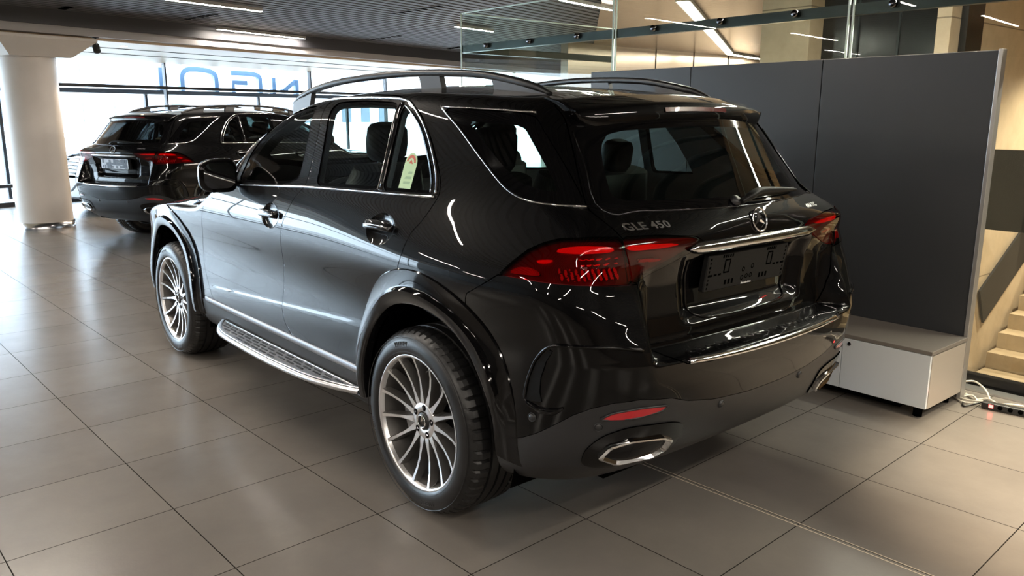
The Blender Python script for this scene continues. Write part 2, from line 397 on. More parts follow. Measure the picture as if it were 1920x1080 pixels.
RGLS = [(-1, 1.66), (-1, 1.299), (0, 1.300), (.16, 1.301), (.32, 1.304), (.53, 1.307), (.652, 1.309), (.61, 1.476), (.575, 1.60), (.565, 1.66)]
RCLR = [(-1, 1.60), (-1, 1.335), (0, 1.336), (.32, 1.338), (.545, 1.342), (.590, 1.355), (.565, 1.44), (.53, 1.525), (.47, 1.575), (.2, 1.59)]
# rear corner view (x + y, z)
LAMPO = [(.418, 1.091), (.347, 1.140), (.269, 1.184), (.191, 1.211), (.115, 1.228), (-.035, 1.239), (-.172, 1.238), (-.207, 1.157), (-.229, 1.077), (-.04, 1.086), (.134, 1.091), (.289, 1.092)]
LAMPI = [(-.175, 1.238), (-.209, 1.157), (-.231, 1.077), (-.376, 1.117), (-.524, 1.161), (-.602, 1.196), (-.55, 1.219), (-.355, 1.235)]
BUMPER = [(.62, .20), (.62, .93), (.59, 1.004), (.418, 1.091), (.289, 1.092), (.134, 1.091), (-.04, 1.086), (-.229, 1.077), (-3, 1.06), (-3, .1), (.62, .1)]
VALANCE = [(.70, .1), (.70, .455), (.47, .456), (.373, .488), (.286, .519), (.204, .555), (.125, .596), (.036, .642), (-.051, .673), (-.15, .693), (-.276, .700), (-.44, .681), (-.528, .653), (-.683, .627), (-.883, .612), (-1.0, .611), (-3, .611), (-3, .1)]
def arch(cx, rx, top, n=26, z0=.18, grow=0.):
    P = []; zc = .46
    for i in range(n + 1):
        t = math.pi * i / n; P.append((cx + (rx + grow) * math.cos(t), zc + (top + grow - zc) * max(0., math.sin(t)) ** .92))
    return P
ARCH_R = arch(-.055, .425, .905); ARCH_F = arch(2.975, .425, .905)

def build_wheel(parent, loc, flip, label=None):
    "wheel with its outer face at y = 0 looking towards +y; parts hang on the rim"
    R = MB()
    R.lathe([(.2896, .002), (.286, .005), (.279, .004), (.274, -.004), (.271, -.016)], n=96, mi=0); R.lathe([(.271, -.016), (.262, -.05), (.252, -.12), (.250, -.20), (.262, -.25), (.283, -.265), (.286, -.255), (.27, -.24)], n=96, mi=1)
    n = 15
    for k in range(n):
        a = 2 * math.pi * (k + .5) / n + .05; er = Vector((math.cos(a), 0, math.sin(a))); et = Vector((-math.sin(a), 0, math.cos(a))); ey = Vector((0, 1, 0))
        st = [(.060, -.037, .030, .040), (.092, -.034, .024, .042), (.125, -.033, .0155, .044), (.17, -.030, .0115, .042), (.22, -.020, .012, .040), (.255, -.008, .0135, .034), (.281, .001, .017, .024)]
        V = []
        for r, y, w, d in st:
            c = er * r
            for sx, dy in ((-.5, -.0015), (.5, -.0015)): V.append(c + et * w * sx + ey * (y + dy))
            for sx in (1.15, -1.15): V.append(c + et * w * sx * .85 + ey * (y - d))
        F = []; mi = []
        for i in range(len(st) - 1):
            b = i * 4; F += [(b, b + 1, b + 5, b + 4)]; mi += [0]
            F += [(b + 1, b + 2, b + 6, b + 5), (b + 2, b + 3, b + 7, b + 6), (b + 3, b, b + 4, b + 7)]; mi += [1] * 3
        b0 = len(R.v); R.v += [tuple(p) for p in V]; R.f += [tuple(b0 + q for q in f) for f in F]; R.mi += mi; R.sm += [False] * len(F)
    R.lathe([(.0, -.045), (.038, -.045), (.041, -.036)], n=60, mi=1); R.lathe([(.041, -.036), (.050, -.0345), (.072, -.0350), (.080, -.040)], n=60, mi=0); R.lathe([(.080, -.040), (.092, -.085), (.0, -.09)], n=60, mi=1)
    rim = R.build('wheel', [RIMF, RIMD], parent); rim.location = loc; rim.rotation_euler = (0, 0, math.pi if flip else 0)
    # tyre with circumferential and lateral grooves
    prof = [(.276, -.012, 0), (.284, .003, 0), (.296, .011, 0), (.318, .014, 0), (.340, .011, 0), (.358, .002, 0), (.372, -.010, 0), (.383, -.022, 1), (.3905, -.040, 1), (.3925, -.062, 1), (.3928, -.078, 1), (.384, -.080, 0), (.384, -.089, 0), (.3932, -.091, 0), (.3935, -.125, 0), (.384, -.127, 0), (.384, -.137, 0), (.3935, -.139, 0), (.3935, -.170, 0), (.384, -.172, 0), (.384, -.182, 0), (.3932, -.184, 0), (.3928, -.212, 0), (.384, -.214, 0), (.384, -.223, 0), (.3925, -.225, 1), (.390, -.262, 1), (.380, -.282, 1), (.358, -.294, 0), (.33, -.298, 0), (.29, -.285, 0)]
    n = 288; V = []; k = len(prof)
    for i in range(n):
        a = 2 * math.pi * i / n; g = .0075 if i % 5 == 0 else 0
        for r, h, q in prof: rr = r - g * q; V.append((rr * math.cos(a), h, rr * math.sin(a)))
    F = [(i * k + q, ((i + 1) % n) * k + q, ((i + 1) % n) * k + q + 1, i * k + q + 1) for i in range(n) for q in range(k - 1)]
    Ty = MB().add(V, F, 0, True); Ty.sm = [not (6 <= (i % (k - 1)) <= 26) for i in range(len(F))]
    for r_, w_ in ((.362, .0012), (.300, .0012)): Ty.lathe([(r_ - .002, .010), (r_, .0125), (r_ + .002, .010)], n=96)
    ty = Ty.build('tyre', RUB, rim)
    T = MB()
    for txt, mid, sz in (('PIRELLI', math.pi * .42, .030), ('PIRELLI', math.pi * 1.42, .030), ('285/40 R21', math.pi * 1.9, .018)):
        v, f = text_mesh(txt, sz, .0012, .0004); wx = max(p[0] for p in v)
        T.add([((.322 + y) * math.cos(mid + (wx / 2 - x) / .33), .0125 + z, (.322 + y) * math.sin(mid + (wx / 2 - x) / .33)) for x, y, z in v], f)
    T.build('tyre_lettering', mat('tyre_letter_rubber', (.035, .035, .037), .3), rim, recalc=False)
    B_ = MB().lathe([(.07, -.105), (.185, -.105), (.185, -.13), (.07, -.13)], n=64); B_.build('brake_disc', DISC, rim)
    c = MB()
    for i in range(9):
        pass
    c.lathe([(.13, -.075), (.20, -.075), (.205, -.09), (.205, -.145), (.13, -.145)], n=10, a0=math.radians(-30), a1=math.radians(28), smooth=False)
    c.build('brake_caliper', mat('caliper_silver', (.35, .35, .36), .35, .7), rim)
    back = MB().lathe([(.0, -.15), (.20, -.15), (.25, -.22)], n=40); back.build('wheel_back_plate', VOID, rim)
    cap = MB(); cap.lathe([(0, -.030), (.030, -.030), (.035, -.032), (.037, -.038)], n=40); cap.build('centre_cap', SBLK, rim)
    st = MB(); star_mesh(st, .026, .0035, lambda a, b, c_: (a, -.030 + c_, b)); st.build('star_emblem', CHR, rim)
    for q in range(5):
        a = math.radians(90 + 72 * q + 8); bb = MB(); bb.lathe([(0, 0), (.006, 0), (.0095, -.003), (.0105, -.012)], origin=(.060 * math.cos(a), -.029, .060 * math.sin(a)), n=6, smooth=False)
        bb.build('lug_bolt', DCHR, rim); bb = MB(); bb.lathe([(.0, .0), (.0135, .0)], origin=(.060 * math.cos(a), -.0338, .060 * math.sin(a)), n=20); bb.build('bolt_seat', VOID, rim)
    v = MB().tube([(.262 * math.cos(1.9), -.03, .262 * math.sin(1.9)), (.25 * math.cos(1.9), .0, .25 * math.sin(1.9))], .004, 8); v.build('valve', SBLK, rim)
    return rim
def star_mesh(mb, R, r, f, ring=True):
    "three-pointed star in a ring, f maps (a, b, height) to 3D"
    if ring:
        n, k = 48, 8; V = []
        for i in range(n):
            a = 2 * math.pi * i / n
            for q in range(k):
                b = 2 * math.pi * q / k; rr = R + r * math.cos(b) * .9; V.append(f(rr * math.cos(a), rr * math.sin(a), r + r * math.sin(b)))
        mb.add(V, [(i * k + q, ((i + 1) % n) * k + q, ((i + 1) % n) * k + (q + 1) % k, i * k + (q + 1) % k) for i in range(n) for q in range(k)], smooth=True)
    for k in range(3):
        a = math.pi / 2 + k * 2 * math.pi / 3; d = (math.cos(a), math.sin(a)); s = (-d[1], d[0]); w = R * .17
        tip = f(d[0] * R, d[1] * R, r * .8); c = f(0, 0, r * 2.4); c0 = f(-d[0] * R * .12, -d[1] * R * .12, 0)
        l_ = f(s[0] * w + d[0] * R * .1, s[1] * w + d[1] * R * .1, 0); r2 = f(-s[0] * w + d[0] * R * .1, -s[1] * w + d[1] * R * .1, 0)
        mb.add([tip, c, l_, r2, c0], [(0, 1, 2), (0, 3, 1), (0, 2, 4, 3), (1, 4, 2), (1, 3, 4)])

def build_car():
    car = empty('suv', (0, 0, 0), 0, 'large glossy black SUV nearest the camera with silver multi-spoke wheels', 'car')
    S0 = base_sheet()
    # -------- glass first: the panes sit a little inside the skin
    def hole(S, gf): return clip(S, -gf(S))
    fws, rws, rfs, qws = (lambda S: g_side(S, FWIN_, .62)), (lambda S: g_side(S, RWIN_, .62)), (lambda S: g_side(S, RFIX_, .62)), (lambda S: g_side(S, QWIN_, .60))
    FWIN_, RWIN_, RFIX_, QWIN_ = chaikin(FWIN, 2, .15), chaikin(RWIN, 2, .12), chaikin(RFIX, 2, .12), chaikin(QWIN, 2, .10)
    rgl = lambda S: g_rear(S, RGLS, -.40)
    WSH = [(2.10, -1), (2.10, .40), (2.04, .62), (1.93, .705), (1.60, .665), (1.30, .60), (1.16, .52), (1.15, 0), (1.15, -1)]
    wsg = lambda S: np.maximum(sdf(S[0][:, [0, 1]], WSH), 1.15 - S[0][:, 2])
    rest = S0
    for nm, gf, glm, side, inner in (('front_door_glass', fws, CG, 'LR', .016), ('rear_door_glass', rws, CG, 'LR', .016), ('fixed_door_glass', rfs, CG, 'LR', .014), ('rear_quarter_glass', qws, PG, 'LR', .045), ('windscreen', wsg, CG, 'B', .03)):
        g = gf(rest); pane = clip(rest, g + .0015); rest = clip(rest, -g)
        gi = gf(pane); clear = clip(pane, gi + inner); bord = clip(pane, -(gi + inner))
        for s in side:
            p = sheet_obj(nm, push(clear, -.004), glm, car, s, 0)
            sheet_obj('glass_border', push(bord, -.004), GBLK, p, s, 0)
    g = rgl(rest); pane = clip(rest, g + .0015); rest = clip(rest, -g)
    gi = g_rear(pane, chaikin(RCLR, 1, .2), -.40); clear = clip(pane, gi); bord = clip(pane, -gi)
    # -------- lamps
    glo = lambda S: g_corn(S, chaikin(LAMPO, 1, .12), -.30); gli = lambda S: g_corn(S, chaikin(LAMPI, 1, .10), -.60)
    li_ = lambda S: np.maximum(gli(S), .20 - S[0][:, 1])
    ga = glo(rest); lo = clip(rest, ga + .002); rest = clip(rest, -(ga - .001))
    gb = li_(rest); li = clip(rest, gb + .002); rest = clip(rest, -(gb - .001))
    # -------- wheel openings
    for A in (ARCH_R, ARCH_F):
        poly = A + [(A[-1][0], .1), (A[0][0], .1)]
        rest = clip(rest, -g_side(rest, poly, .45))
    # -------- tailgate
    g = np.maximum(g_rear(rest, GATE, -.43), .781 - rest[0][:, 2]); gate = clip(rest, g + .0022); rest = clip(rest, -(g - .0022))
    # -------- bumper and lower valance
    g = np.maximum(g_corn(rest, BUMPER, -.30), rest[0][:, 0] - (.60 - rest[0][:, 1]) - 10 * (rest[0][:, 0] > .1)); bump = clip(rest, g + .002); rest = clip(rest, -(g - .002))
    gv = g_corn(bump, VALANCE, -.05); val = clip(bump, gv + .0012); bump = clip(bump, -(gv - .0012))
    # -------- doors
    g = g_side(rest, chaikin(FDOOR, 1, .15), .58); fd = clip(rest, g + .0022); rest = clip(rest, -(g - .0022))
    g = g_side(rest, chaikin(RDOOR, 1, .15), .58); rd = clip(rest, g + .0022); rest = clip(rest, -(g - .0022))
    # -------- sill: everything under the doors
    g = np.maximum(rest[0][:, 2] - .497, np.abs(rest[0][:, 0] - 1.35) - 1.12); sill = clip(rest, g + .001); rest = clip(rest, -(g))
    # -------- bonnet
    BON = [(2.13, -1), (2.13, .60), (2.2, .74), (2.9, .70), (3.5, .60), (3.72, .5), (3.74, 0), (3.74, -1)]
    g = np.maximum(sdf(rest[0][:, [0, 1]], BON), .98 - rest[0][:, 2]); bon = clip(rest, g + .002); rest = clip(rest, -(g - .002))
    # handle bowls cut out of the doors
    HB = [(1.292, 1.128), (.238, 1.170)]
    def bowl_g(S, c): V = S[0]; return np.maximum(np.sqrt(((V[:, 0] - c[0]) / 1.0) ** 2 + ((V[:, 2] - c[1]) / .62) ** 2) - .104, .5 - V[:, 1])
    ga = bowl_g(fd, HB[0]); bowlF = clip(fd, ga); fd = clip(fd, -ga)
    ga = bowl_g(rd, HB[1]); bowlR = clip(rd, ga); rd = clip(rd, -ga)
    sheet_obj('body_shell', rest, PAINT, car, 'B', .014)
    sheet_obj('bonnet', bon, PAINT, car, 'B', .012)
    for s in 'LR':
        a = sheet_obj('front_door', fd, PAINT, car, s); b = sheet_obj('rear_door', rd, PAINT, car, s)
        for par, bw, c in ((a, bowlF, HB[0]), (b, bowlR, HB[1])):
            V = bw[0]; d = np.sqrt(((V[:, 0] - c[0]) / 1.0) ** 2 + ((V[:, 2] - c[1]) / .62) ** 2) / .104; V2 = V - bw[1] * (.022 * (1 - np.clip(d, 0, 1) ** 3))[:, None]
            x_, z_ = (V[:, 0] - c[0]) / .104, (V[:, 2] - c[1]) / .104 / .62
            N2 = bw[1] + np.stack([-x_, 0 * x_, -z_], 1) * (.75 * np.clip(d, 0, 1) ** 2)[:, None]; N2 /= np.linalg.norm(N2, axis=1, keepdims=True)
            sheet_obj('handle_bowl', [V2, N2, bw[2]], PAINT, par, s, 0)
            sg = 1 if s == 'L' else -1
            P = [onside(c[0] + t * .106, c[1] + .006 + .004 * math.cos(t * 1.5), .010 + .017 * (1 - t * t) ** .5) for t in np.linspace(-1, 1, 15)]
            h = MB().sweep(P, [(p[0], p[1]) for p in rrect(.040, .018, .008, 3)], frames=[tuple(nrm(onside(c[0], c[1])))] * 15, scale=[.75 + .25 * (1 - abs(t) ** 3) for t in np.linspace(-1, 1, 15)])
            mir(h, sg).build('door_handle', PAINT, par)
            ch = strip([p + np.array([0, .0085, .0]) for p in P[1:-1]], .006, .003, normals=[nrm(P[7])] * 13)
            mir(ch, sg).build('handle_chrome', CHR, par)
    sheet_obj('sill_panel', sill, SBLK, car, 'B', 0)
    gt = sheet_obj('tailgate', gate, PAINT, car, 'B', .014)
    rg = sheet_obj('rear_window', push(clear, -.004), PG, car, 'B', 0); sheet_obj('glass_border', push(bord, -.004), GBLK, rg, 'B', 0)
    bp = sheet_obj('rear_bumper', bump, PAINT, car, 'B', .014); vl = sheet_obj('rear_valance', val, SBLK, bp, 'B', .01, label='satin dark grey lower bumper')
    # cabin lining: the same skin a little further in, with the window openings
    ln = S0
    for gf in (fws, rws, rfs, qws, wsg, rgl): ln = clip(ln, -(gf(ln) + .012))
    ln = clip(ln, .55 - ln[0][:, 2])
    for A in (ARCH_R, ARCH_F):
        ln = clip(ln, -g_side(ln, [(p[0], p[1] + .03) for p in A] + [(A[-1][0], .1), (A[0][0], .1)], .3))
    L = push(ln, -.03); L[1] = -L[1]; L[2] = L[2][:, ::-1]
    sheet_obj('cabin_lining', L, INTG, car, 'B', 0)
    # thin bright edge of the rear window
    ED = [(y, z) for y, z in ((.60, 1.575), (.616, 1.476), (.652, 1.312), (.53, 1.3075), (.32, 1.3045), (.16, 1.302), (0, 1.3005))]
    P = [onrear(y, z, .0005) for y, z in crom(ED, 5)]; P = P + [p * np.array([1, -1, 1]) for p in P[-2::-1]]
    strip(P, .004, .0025, normals=[nrm(np.array([p[0], abs(p[1]), p[2]])) * np.array([1, 1 if p[1] >= 0 else -1, 1]) for p in P]).build('window_edge_trim', DCHR, rg)
    # -------- rear lamps
    for s in 'LR':
        sg = 1 if s == 'L' else -1
        for nm, sh, par in (('tail_lamp', lo, car), ('tailgate_lamp', li, gt)):
            ob = sheet_obj(nm, push(sh, .002), LENS, par, s, .006)
            sheet_obj('lamp_housing', push(sh, -.022), LIN, ob if par is car else par, s, .0)
            parent = ob if par is car else par
            def patch(poly, name, m, d):
                g = g_corn(sh, chaikin(poly, 2, .2), -.30); q = clip(sh, g)
                if len(q[2]): sheet_obj(name, push(q, -d), m, parent, s, .006)
            if nm == 'tail_lamp':
                patch([(.156, 1.190), (.106, 1.206), (.004, 1.217), (-.131, 1.215), (-.151, 1.190), (.003, 1.187)], 'light_guide', LRED, .010)
                patch([(.245, 1.150), (.225, 1.160), (.138, 1.167), (.177, 1.151)], 'light_guide', LRED, .010)
                patch([(.349, 1.120), (.321, 1.130), (.260, 1.134), (.205, 1.120), (.222, 1.110), (.383, 1.104)], 'side_reflector', LSID, .012)
                for k in range(11):
                    u = .128 - k * .0265; patch([(u, 1.141), (u - .016, 1.140), (u - .028, 1.119), (u - .040, 1.099), (u - .024, 1.099), (u - .012, 1.117)], 'lamp_fin', LPNK, .008)
                for k in range(4): patch([(.05, 1.170 - k * .009), (-.17, 1.169 - k * .009), (-.17, 1.1635 - k * .009), (.05, 1.1645 - k * .009)], 'lamp_slat', LRED if k % 2 == 0 else LIN, .013)
            else:
                patch([(-.199, 1.214), (-.326, 1.209), (-.477, 1.199), (-.47, 1.192), (-.397, 1.187), (-.217, 1.188)], 'light_guide', LRED, .010)
                patch([(-.249, 1.161), (-.376, 1.153), (-.374, 1.141), (-.251, 1.147)], 'lamp_insert', CLR, .004)
        # wheel arch flare
        for A, cx, nm in ((ARCH_R, -.055, 'rear'), (ARCH_F, 2.975, 'front')):
            n = 44; pr = []; outer = []; mb = MB(); V = []
            top_in, top_out = .905, 1.045; rx_in, rx_out = .425, .545; zc = .46
            lo_t = -.10
            for i in range(n + 1):
                t = lo_t + (math.pi - 2 * lo_t) * i / n; ct, st_ = math.cos(t), math.sin(t); sp = math.copysign(abs(st_) ** .92, st_)
                row = []
                for q, (k, o) in enumerate(((1.0, .0015), (.97, .007), (.55, .017), (.50, .0215), (.42, .026), (.16, .028), (.03, .022), (0., .010), (0., -.05))):
                    o = o * (float(sstep(.47, .80, zc + (1.0 - zc) * sp)) if cx < 1 and ct < 0 and q < 8 else 1); o = max(o, .003) if 0 < q < 7 else o
                    rx = rx_in + (rx_out - rx_in) * k; tp = top_in + (top_out - top_in) * k
                    x = cx + rx * ct; z = zc + (tp - zc) * sp
                    zz = max(z, .32); p = onside(x, zz); nn = nrm(p); 
                    if q == 8: row.append((x, p[1] - .10, z))
                    else:
                        row.append((x + nn[0] * o, p[1] + o * 1.0 + (min(.012, o * .5) if k < .5 else .0), z + nn[2] * o * .5))
                V += row
            k = 9; F = [(i * k + q, i * k + q + 1, (i + 1) * k + q + 1, (i + 1) * k + q) for i in range(n) for q in range(k - 1)]
            mb.add(V, F, 0, True); ob = mir(mb, sg).build('wheel_arch_flare', GBLK, car)
            d = ob.modifiers.new('edge', 'EDGE_SPLIT'); d.split_angle = math.radians(32)
            # liner
            ml = MB(); n2 = 26; W_ = []
            for i in range(n2 + 1):
                t = -.35 + (math.pi + .7) * i / n2
                for yy in (.955, .52): W_.append((cx + .50 * math.cos(t), yy - (.07 if yy > .9 else 0), .45 + (.50) * math.sin(t)))
            ml.add(W_, [(2 * i, 2 * i + 1, 2 * i + 3, 2 * i + 2) for i in range(n2)], 0, True)
            ml.add([W_[2 * i + 1] for i in range(n2 + 1)], [tuple(range(n2 + 1))], 0)
            mir(ml, sg).build('wheel_well_liner', VOID, car)
        # -------- running board
        out = crom([(2.10, .952), (2.02, 1.000), (1.90, 1.045), (1.75, 1.066), (1.4, 1.074), (1.1, 1.070), (.78, 1.045), (.58, 1.000), (.455, .952)], 6); inn = [(2.10, .940), (.385, .940)]
        mb = MB(); zt = .418; V = []; n = len(out)
        for (x, y) in out: V += [(x, y, zt), (x, y + .009, zt - .006), (x, y + .012, zt - .022), (x, y - .012, zt - .030), (x, min(y - .02, .93), zt - .042)]
        F = [(i * 5 + q, i * 5 + q + 1, (i + 1) * 5 + q + 1, (i + 1) * 5 + q) for i in range(n - 1) for q in range(4)]
        mb.add(V, F, 0, True); mb.add([(x, .935, zt - .042) for x, y in out] + [(x, .935, zt) for x, y in out], [(i, i + 1, n + i + 1, n + i) for i in range(n - 1)])
        rb = mir(mb, sg).build('running_board', ALU, car)
        tp = MB(); tp.add([(x, y - .004, zt + .0005) for x, y in out] + [(x, .937, zt + .0005) for x, y in out], [(i, i + 1, n + i + 1, n + i) for i in range(n - 1)])
        mir(tp, sg).build('step_plate', mat('step_grey_metal', (.30, .30, .31), .38, .8), rb)
        st = MB(); 
        st.sweep([(x, y - .012, zt + .002) for x, y in out], [(-.010, 0), (-.008, .004), (.008, .004), (.010, 0)])
        st.sweep([(x, .950, zt + .002) for x in np.linspace(2.04, .42, 8)], [(-.004, 0), (-.003, .004), (.003, .004), (.004, 0)])
        mir(st, sg).build('step_edge', ALU, rb)
        pad = MB()
        for r_ in range(4):
            y0 = .968 + r_ * .024
            for k in range(15):
                x0 = 1.955 - k * .103 - (.03 if r_ % 2 else 0)
                i = min(range(n), key=lambda q: abs(out[q][0] - x0 + .03)); ymax = out[i][1] - .030
                if y0 < ymax and x0 > .48:
                    pad.add([(x0 + a, y0 + b, zt + .0035) for a, b in rrect(.074, .010, .0045, 3)] + [(x0 + a, y0 + b, zt) for a, b in rrect(.074, .010, .0045, 3)], [tuple(range(16))] + [(q, (q + 1) % 16, 16 + (q + 1) % 16, 16 + q) for q in range(16)])
        mir(pad, sg).build('rubber_grip_pads', RUB, rb)
        ss = strip([onside(x, .506, .003) for x in np.linspace(2.36, .40, 30)], .036, .007); mir(ss, sg).build('sill_trim', mat('satin_sill_metal', (.30, .30, .32), .42, .85), car)
        # -------- window surround trims
        def trim(pts, w=.010, h=.006, off=.001, m=CHR, nm='window_trim', par=car):
            P = [onside(x, z, off) for x, z in crom(pts, 4)]
            return mir(strip(P, w, h), sg).build(nm, m, par)
        trim([(1.86, 1.252), (1.79, 1.40), (1.66, 1.555), (1.50, 1.640), (1.27, 1.690), (1.05, 1.706), (.80, 1.711), (.52, 1.706), (.33, 1.694), (.22, 1.655), (.13, 1.590), (.055, 1.500), (-.008, 1.400), (-.035, 1.330)])
        trim([(1.86, 1.250), (1.40, 1.271), (.98, 1.292), (.50, 1.306), (.10, 1.314), (-.035, 1.318)], .009, .006)
        trim([(.31, 1.672), (.24, 1.641), (.16, 1.585), (.088, 1.498), (.028, 1.404), (-.002, 1.332)], .005, .004)
        trim([(.055, 1.662), (-.17, 1.655), (-.405, 1.641)], .007, .005); trim([(.075, 1.668), (-.06, 1.592), (-.18, 1.506), (-.337, 1.395), (-.43, 1.350), (-.523, 1.332), (-.697, 1.323)], .007, .005)
        mb = MB(); mb = strip([onside(x, z, -.001) for x, z in crom([(.334, 1.320), (.333, 1.5), (.331, 1.684)], 4)], .030, .005); mir(mb, sg).build('window_divider', GBLK, car)
        trim([(.3475, 1.322), (.3475, 1.5), (.348, 1.680)], .003, .006)
        # -------- roof rail
        rail = crom([(1.67, 1.700), (1.56, 1.742), (1.36, 1.782), (1.08, 1.812), (.66, 1.829), (.33, 1.823), (.09, 1.808), (-.09, 1.780), (-.22, 1.752), (-.31, 1.716)], 5)
        yr = lambda x: .500 + .115 * float(sstep(-.35, 1.45, x))
        P = [(x, yr(x), z) for x, z in rail]; sc = [min(1, .45 + 4 * min(abs(x - 1.67), abs(x + .31))) for x, z in rail]
        mb = MB().sweep(P, [(a, b - .012) for a, b in rrect(.040, .030, .012, 4)], scale=sc)
        rr = mir(mb, sg).build('roof_rail', mat('satin_black_rail', (.02, .02, .021), .33, .3), car)
        def foot(x0, x1, x2, x3, name='rail_foot'):
            zr = lambda x: float(np.interp(x, [p[0] for p in rail[::-1]], [p[1] for p in rail[::-1]]))
            m_ = MB(); zs = lambda x: float(BD.zT(np.array([x]), np.array([yr(x)]))[0]) - .012
            A = [(x0, zr(x0) - .012), (x1, zr(x1) - .012), (x3, zs(x3)), (x2, zs(x2))]
            m_.add([(x, yr(x) + .014, z) for x, z in A] + [(x, yr(x) - .014, z) for x, z in A], [(0, 1, 2, 3), (7, 6, 5, 4), (0, 4, 5, 1), (1, 5, 6, 2), (2, 6, 7, 3), (3, 7, 4, 0)])
            mir(m_, sg).build(name, mat('grey_rail_foot', (.07, .07, .073), .4, .2), rr)
        foot(1.42, 1.65, 1.47, 1.68); foot(.36, .50, .335, .475); foot(-.295, .03, -.33, .0)
        # -------- door mirror
        mb = MB(); n, k = 20, 28; V = []
        for i in range(n + 1):
            v = i / n; th = v * math.pi
            for j in range(k):
                ph = 2 * math.pi * j / k; c, s_ = math.cos(ph), math.sin(ph); e = lambda q, p: math.copysign(abs(q) ** p, q)
                rx = math.sin(th) ** .55
                V.append((1.765 + .0 - .085 * math.cos(th) * (1 if math.cos(th) < 0 else .35) * 1.0, 1.035 + .105 * rx * e(c, .55) + .0, 1.308 + .092 * rx * e(s_, .55) * (1 - .10 * c)))
        mb.add(V, [(i * k + j, i * k + (j + 1) % k, (i + 1) * k + (j + 1) % k, (i + 1) * k + j) for i in range(n) for j in range(k)], 0, True)
        mr = mir(mb, sg).build('door_mirror', PAINT, car)
        gl = MB(); gl.add([(1.7335, 1.037 + a, 1.310 + b) for a, b in rrect(.170, .140, .05, 6)], [tuple(range(28))]); mir(gl, sg).build('mirror_glass', mat('mirror_silver', (.55, .56, .58), .02, 1), mr)
        ft = MB(); ft.sweep([(1.80, .90, 1.262), (1.79, .95, 1.262), (1.775, 1.0, 1.268)], rrect(.075, .036, .012, 3)); mir(ft, sg).build('mirror_foot', GBLK, mr)
        sl = MB(); sl.add([tuple(onside(x, z, .004)) for x, z in ((1.95, 1.246), (1.86, 1.262), (1.80, 1.40), (1.87, 1.35))], [(0, 1, 2, 3)]); mir(sl, sg).build('mirror_sail', GBLK, mr)
        # bumper side vent
        V = [oncorn(u, z, .003) for u, z in ((.268, .660), (.262, .69), (.248, .745), (.215, .81), (.155, .862), (.140, .858), (.170, .815), (.195, .755), (.200, .705), (.190, .668))]
        mb = MB(); mb.add(V, [(0, 1, 8, 9), (1, 2, 7, 8), (2, 3, 6, 7), (3, 4, 5, 6)]); mir(mb, sg).build('bumper_side_vent', mat('black_mesh', (.004, .004, .004), .6, spec=.15), bp)
        P = [oncorn(u, z, .002) for u, z in crom([(.10, .655), (.17, .645), (.245, .645), (.272, .662), (.270, .700), (.252, .755), (.215, .820), (.150, .875), (.05, .888), (-.13, .890), (-.28, .872)], 6)]
        mir(strip(P, .010, .008), sg).build('bumper_vent_edge', GBLK, bp)
        P = [oncorn(u, z, .0) for u, z in crom([(.262, .655), (.21, .640), (.14, .640), (.085, .662)], 5)]
        mir(strip(P, .024, .012, scale=[.3 + .7 * math.sin(math.pi * (i + .5) / len(P)) for i in range(len(P))]), sg).build('bumper_vent_fin', GBLK, bp)
        # fog reflector
        poly = chaikin([(-.086, .632), (-.15, .657), (-.279, .668), (-.42, .657), (-.390, .641), (-.255, .630)], 1, .1)
        g = g_corn(val, poly, -.2); q = clip(val, g); sheet_obj('rear_reflector', push(q, .004), RFX, bp, s, .008)
        P = [oncorn(u, z, .002) for u, z in poly]; mir(strip(P, .007, .005, closed=True), sg).build('reflector_frame', SBLK, bp)
        # exhaust tip: gloss black bezel, chrome hexagonal frame, dark inside
        ex = chaikin([(-.078, .487), (-.130, .532), (-.236, .552), (-.400, .536), (-.455, .512), (-.425, .470), (-.358, .447), (-.165, .452)], 1, .10)
        def exs(k, off): 
            c = np.mean(np.array(ex), 0); return [oncorn(c[0] + (u - c[0]) * k, c[1] + (z - c[1]) * k, off) for u, z in ex]
        bz = chaikin([(.0, .450), (-.02, .515), (-.105, .572), (-.24, .602), (-.45, .585), (-.52, .56), (-.47, .46), (-.35, .425), (-.12, .425)], 2, .2)
        gz = g_corn(val, bz, -.2); q = clip(val, gz); sheet_obj('exhaust_bezel', push(q, .006), GBLK, bp, s, .012)
        mb = MB(); n = len(ex); rings = [exs(1.0, .006), exs(.99, .018), exs(.90, .020), exs(.78, -.006), exs(.70, -.05)]
        V = [p for r_ in rings for p in r_]; mb.add(V, [(a * n + i, a * n + (i + 1) % n, (a + 1) * n + (i + 1) % n, (a + 1) * n + i) for a in range(4) for i in range(n)], 0, False)
        et_ = mir(mb, sg).build('exhaust_tip', CHR, bp)
        mb = MB(); mb.add(exs(.76, -.004), [tuple(range(n))]); mir(mb, sg).build('exhaust_opening', VOID, bp)
        for u, z, off in ((.238, .604, .0), (-.084, .603, 0), (-.727, .595, 0)):
            p = oncorn(u, z, .001) if u > -.5 else onrear(.266, .595, .001); nn = Vector(nrm(p)); R_ = nn.to_track_quat('Y', 'Z').to_matrix(); mb = MB(); mb.lathe([(0, .004), (.011, .004), (.012, .002), (.0125, .0), (.0135, .0), (.014, .003), (.0155, .003), (.016, -.002)], origin=p, R=R_, n=28); mir(mb, sg).build('parking_sensor', SBLK, bp)
        # wheels
        build_wheel(car, (0, .948 * sg, .3925), s == 'R'); build_wheel(car, (2.995, .948 * sg, .3925), s == 'R')
        # headlamp
        V = [root1((3.0, y, z), (1, 0, 0), 1.3) + np.array([.004, 0, 0]) for y, z in chaikin([(.42, .86), (.46, .97), (.72, .98), (.80, .95), (.78, .85), (.60, .84)], 1, .2)]
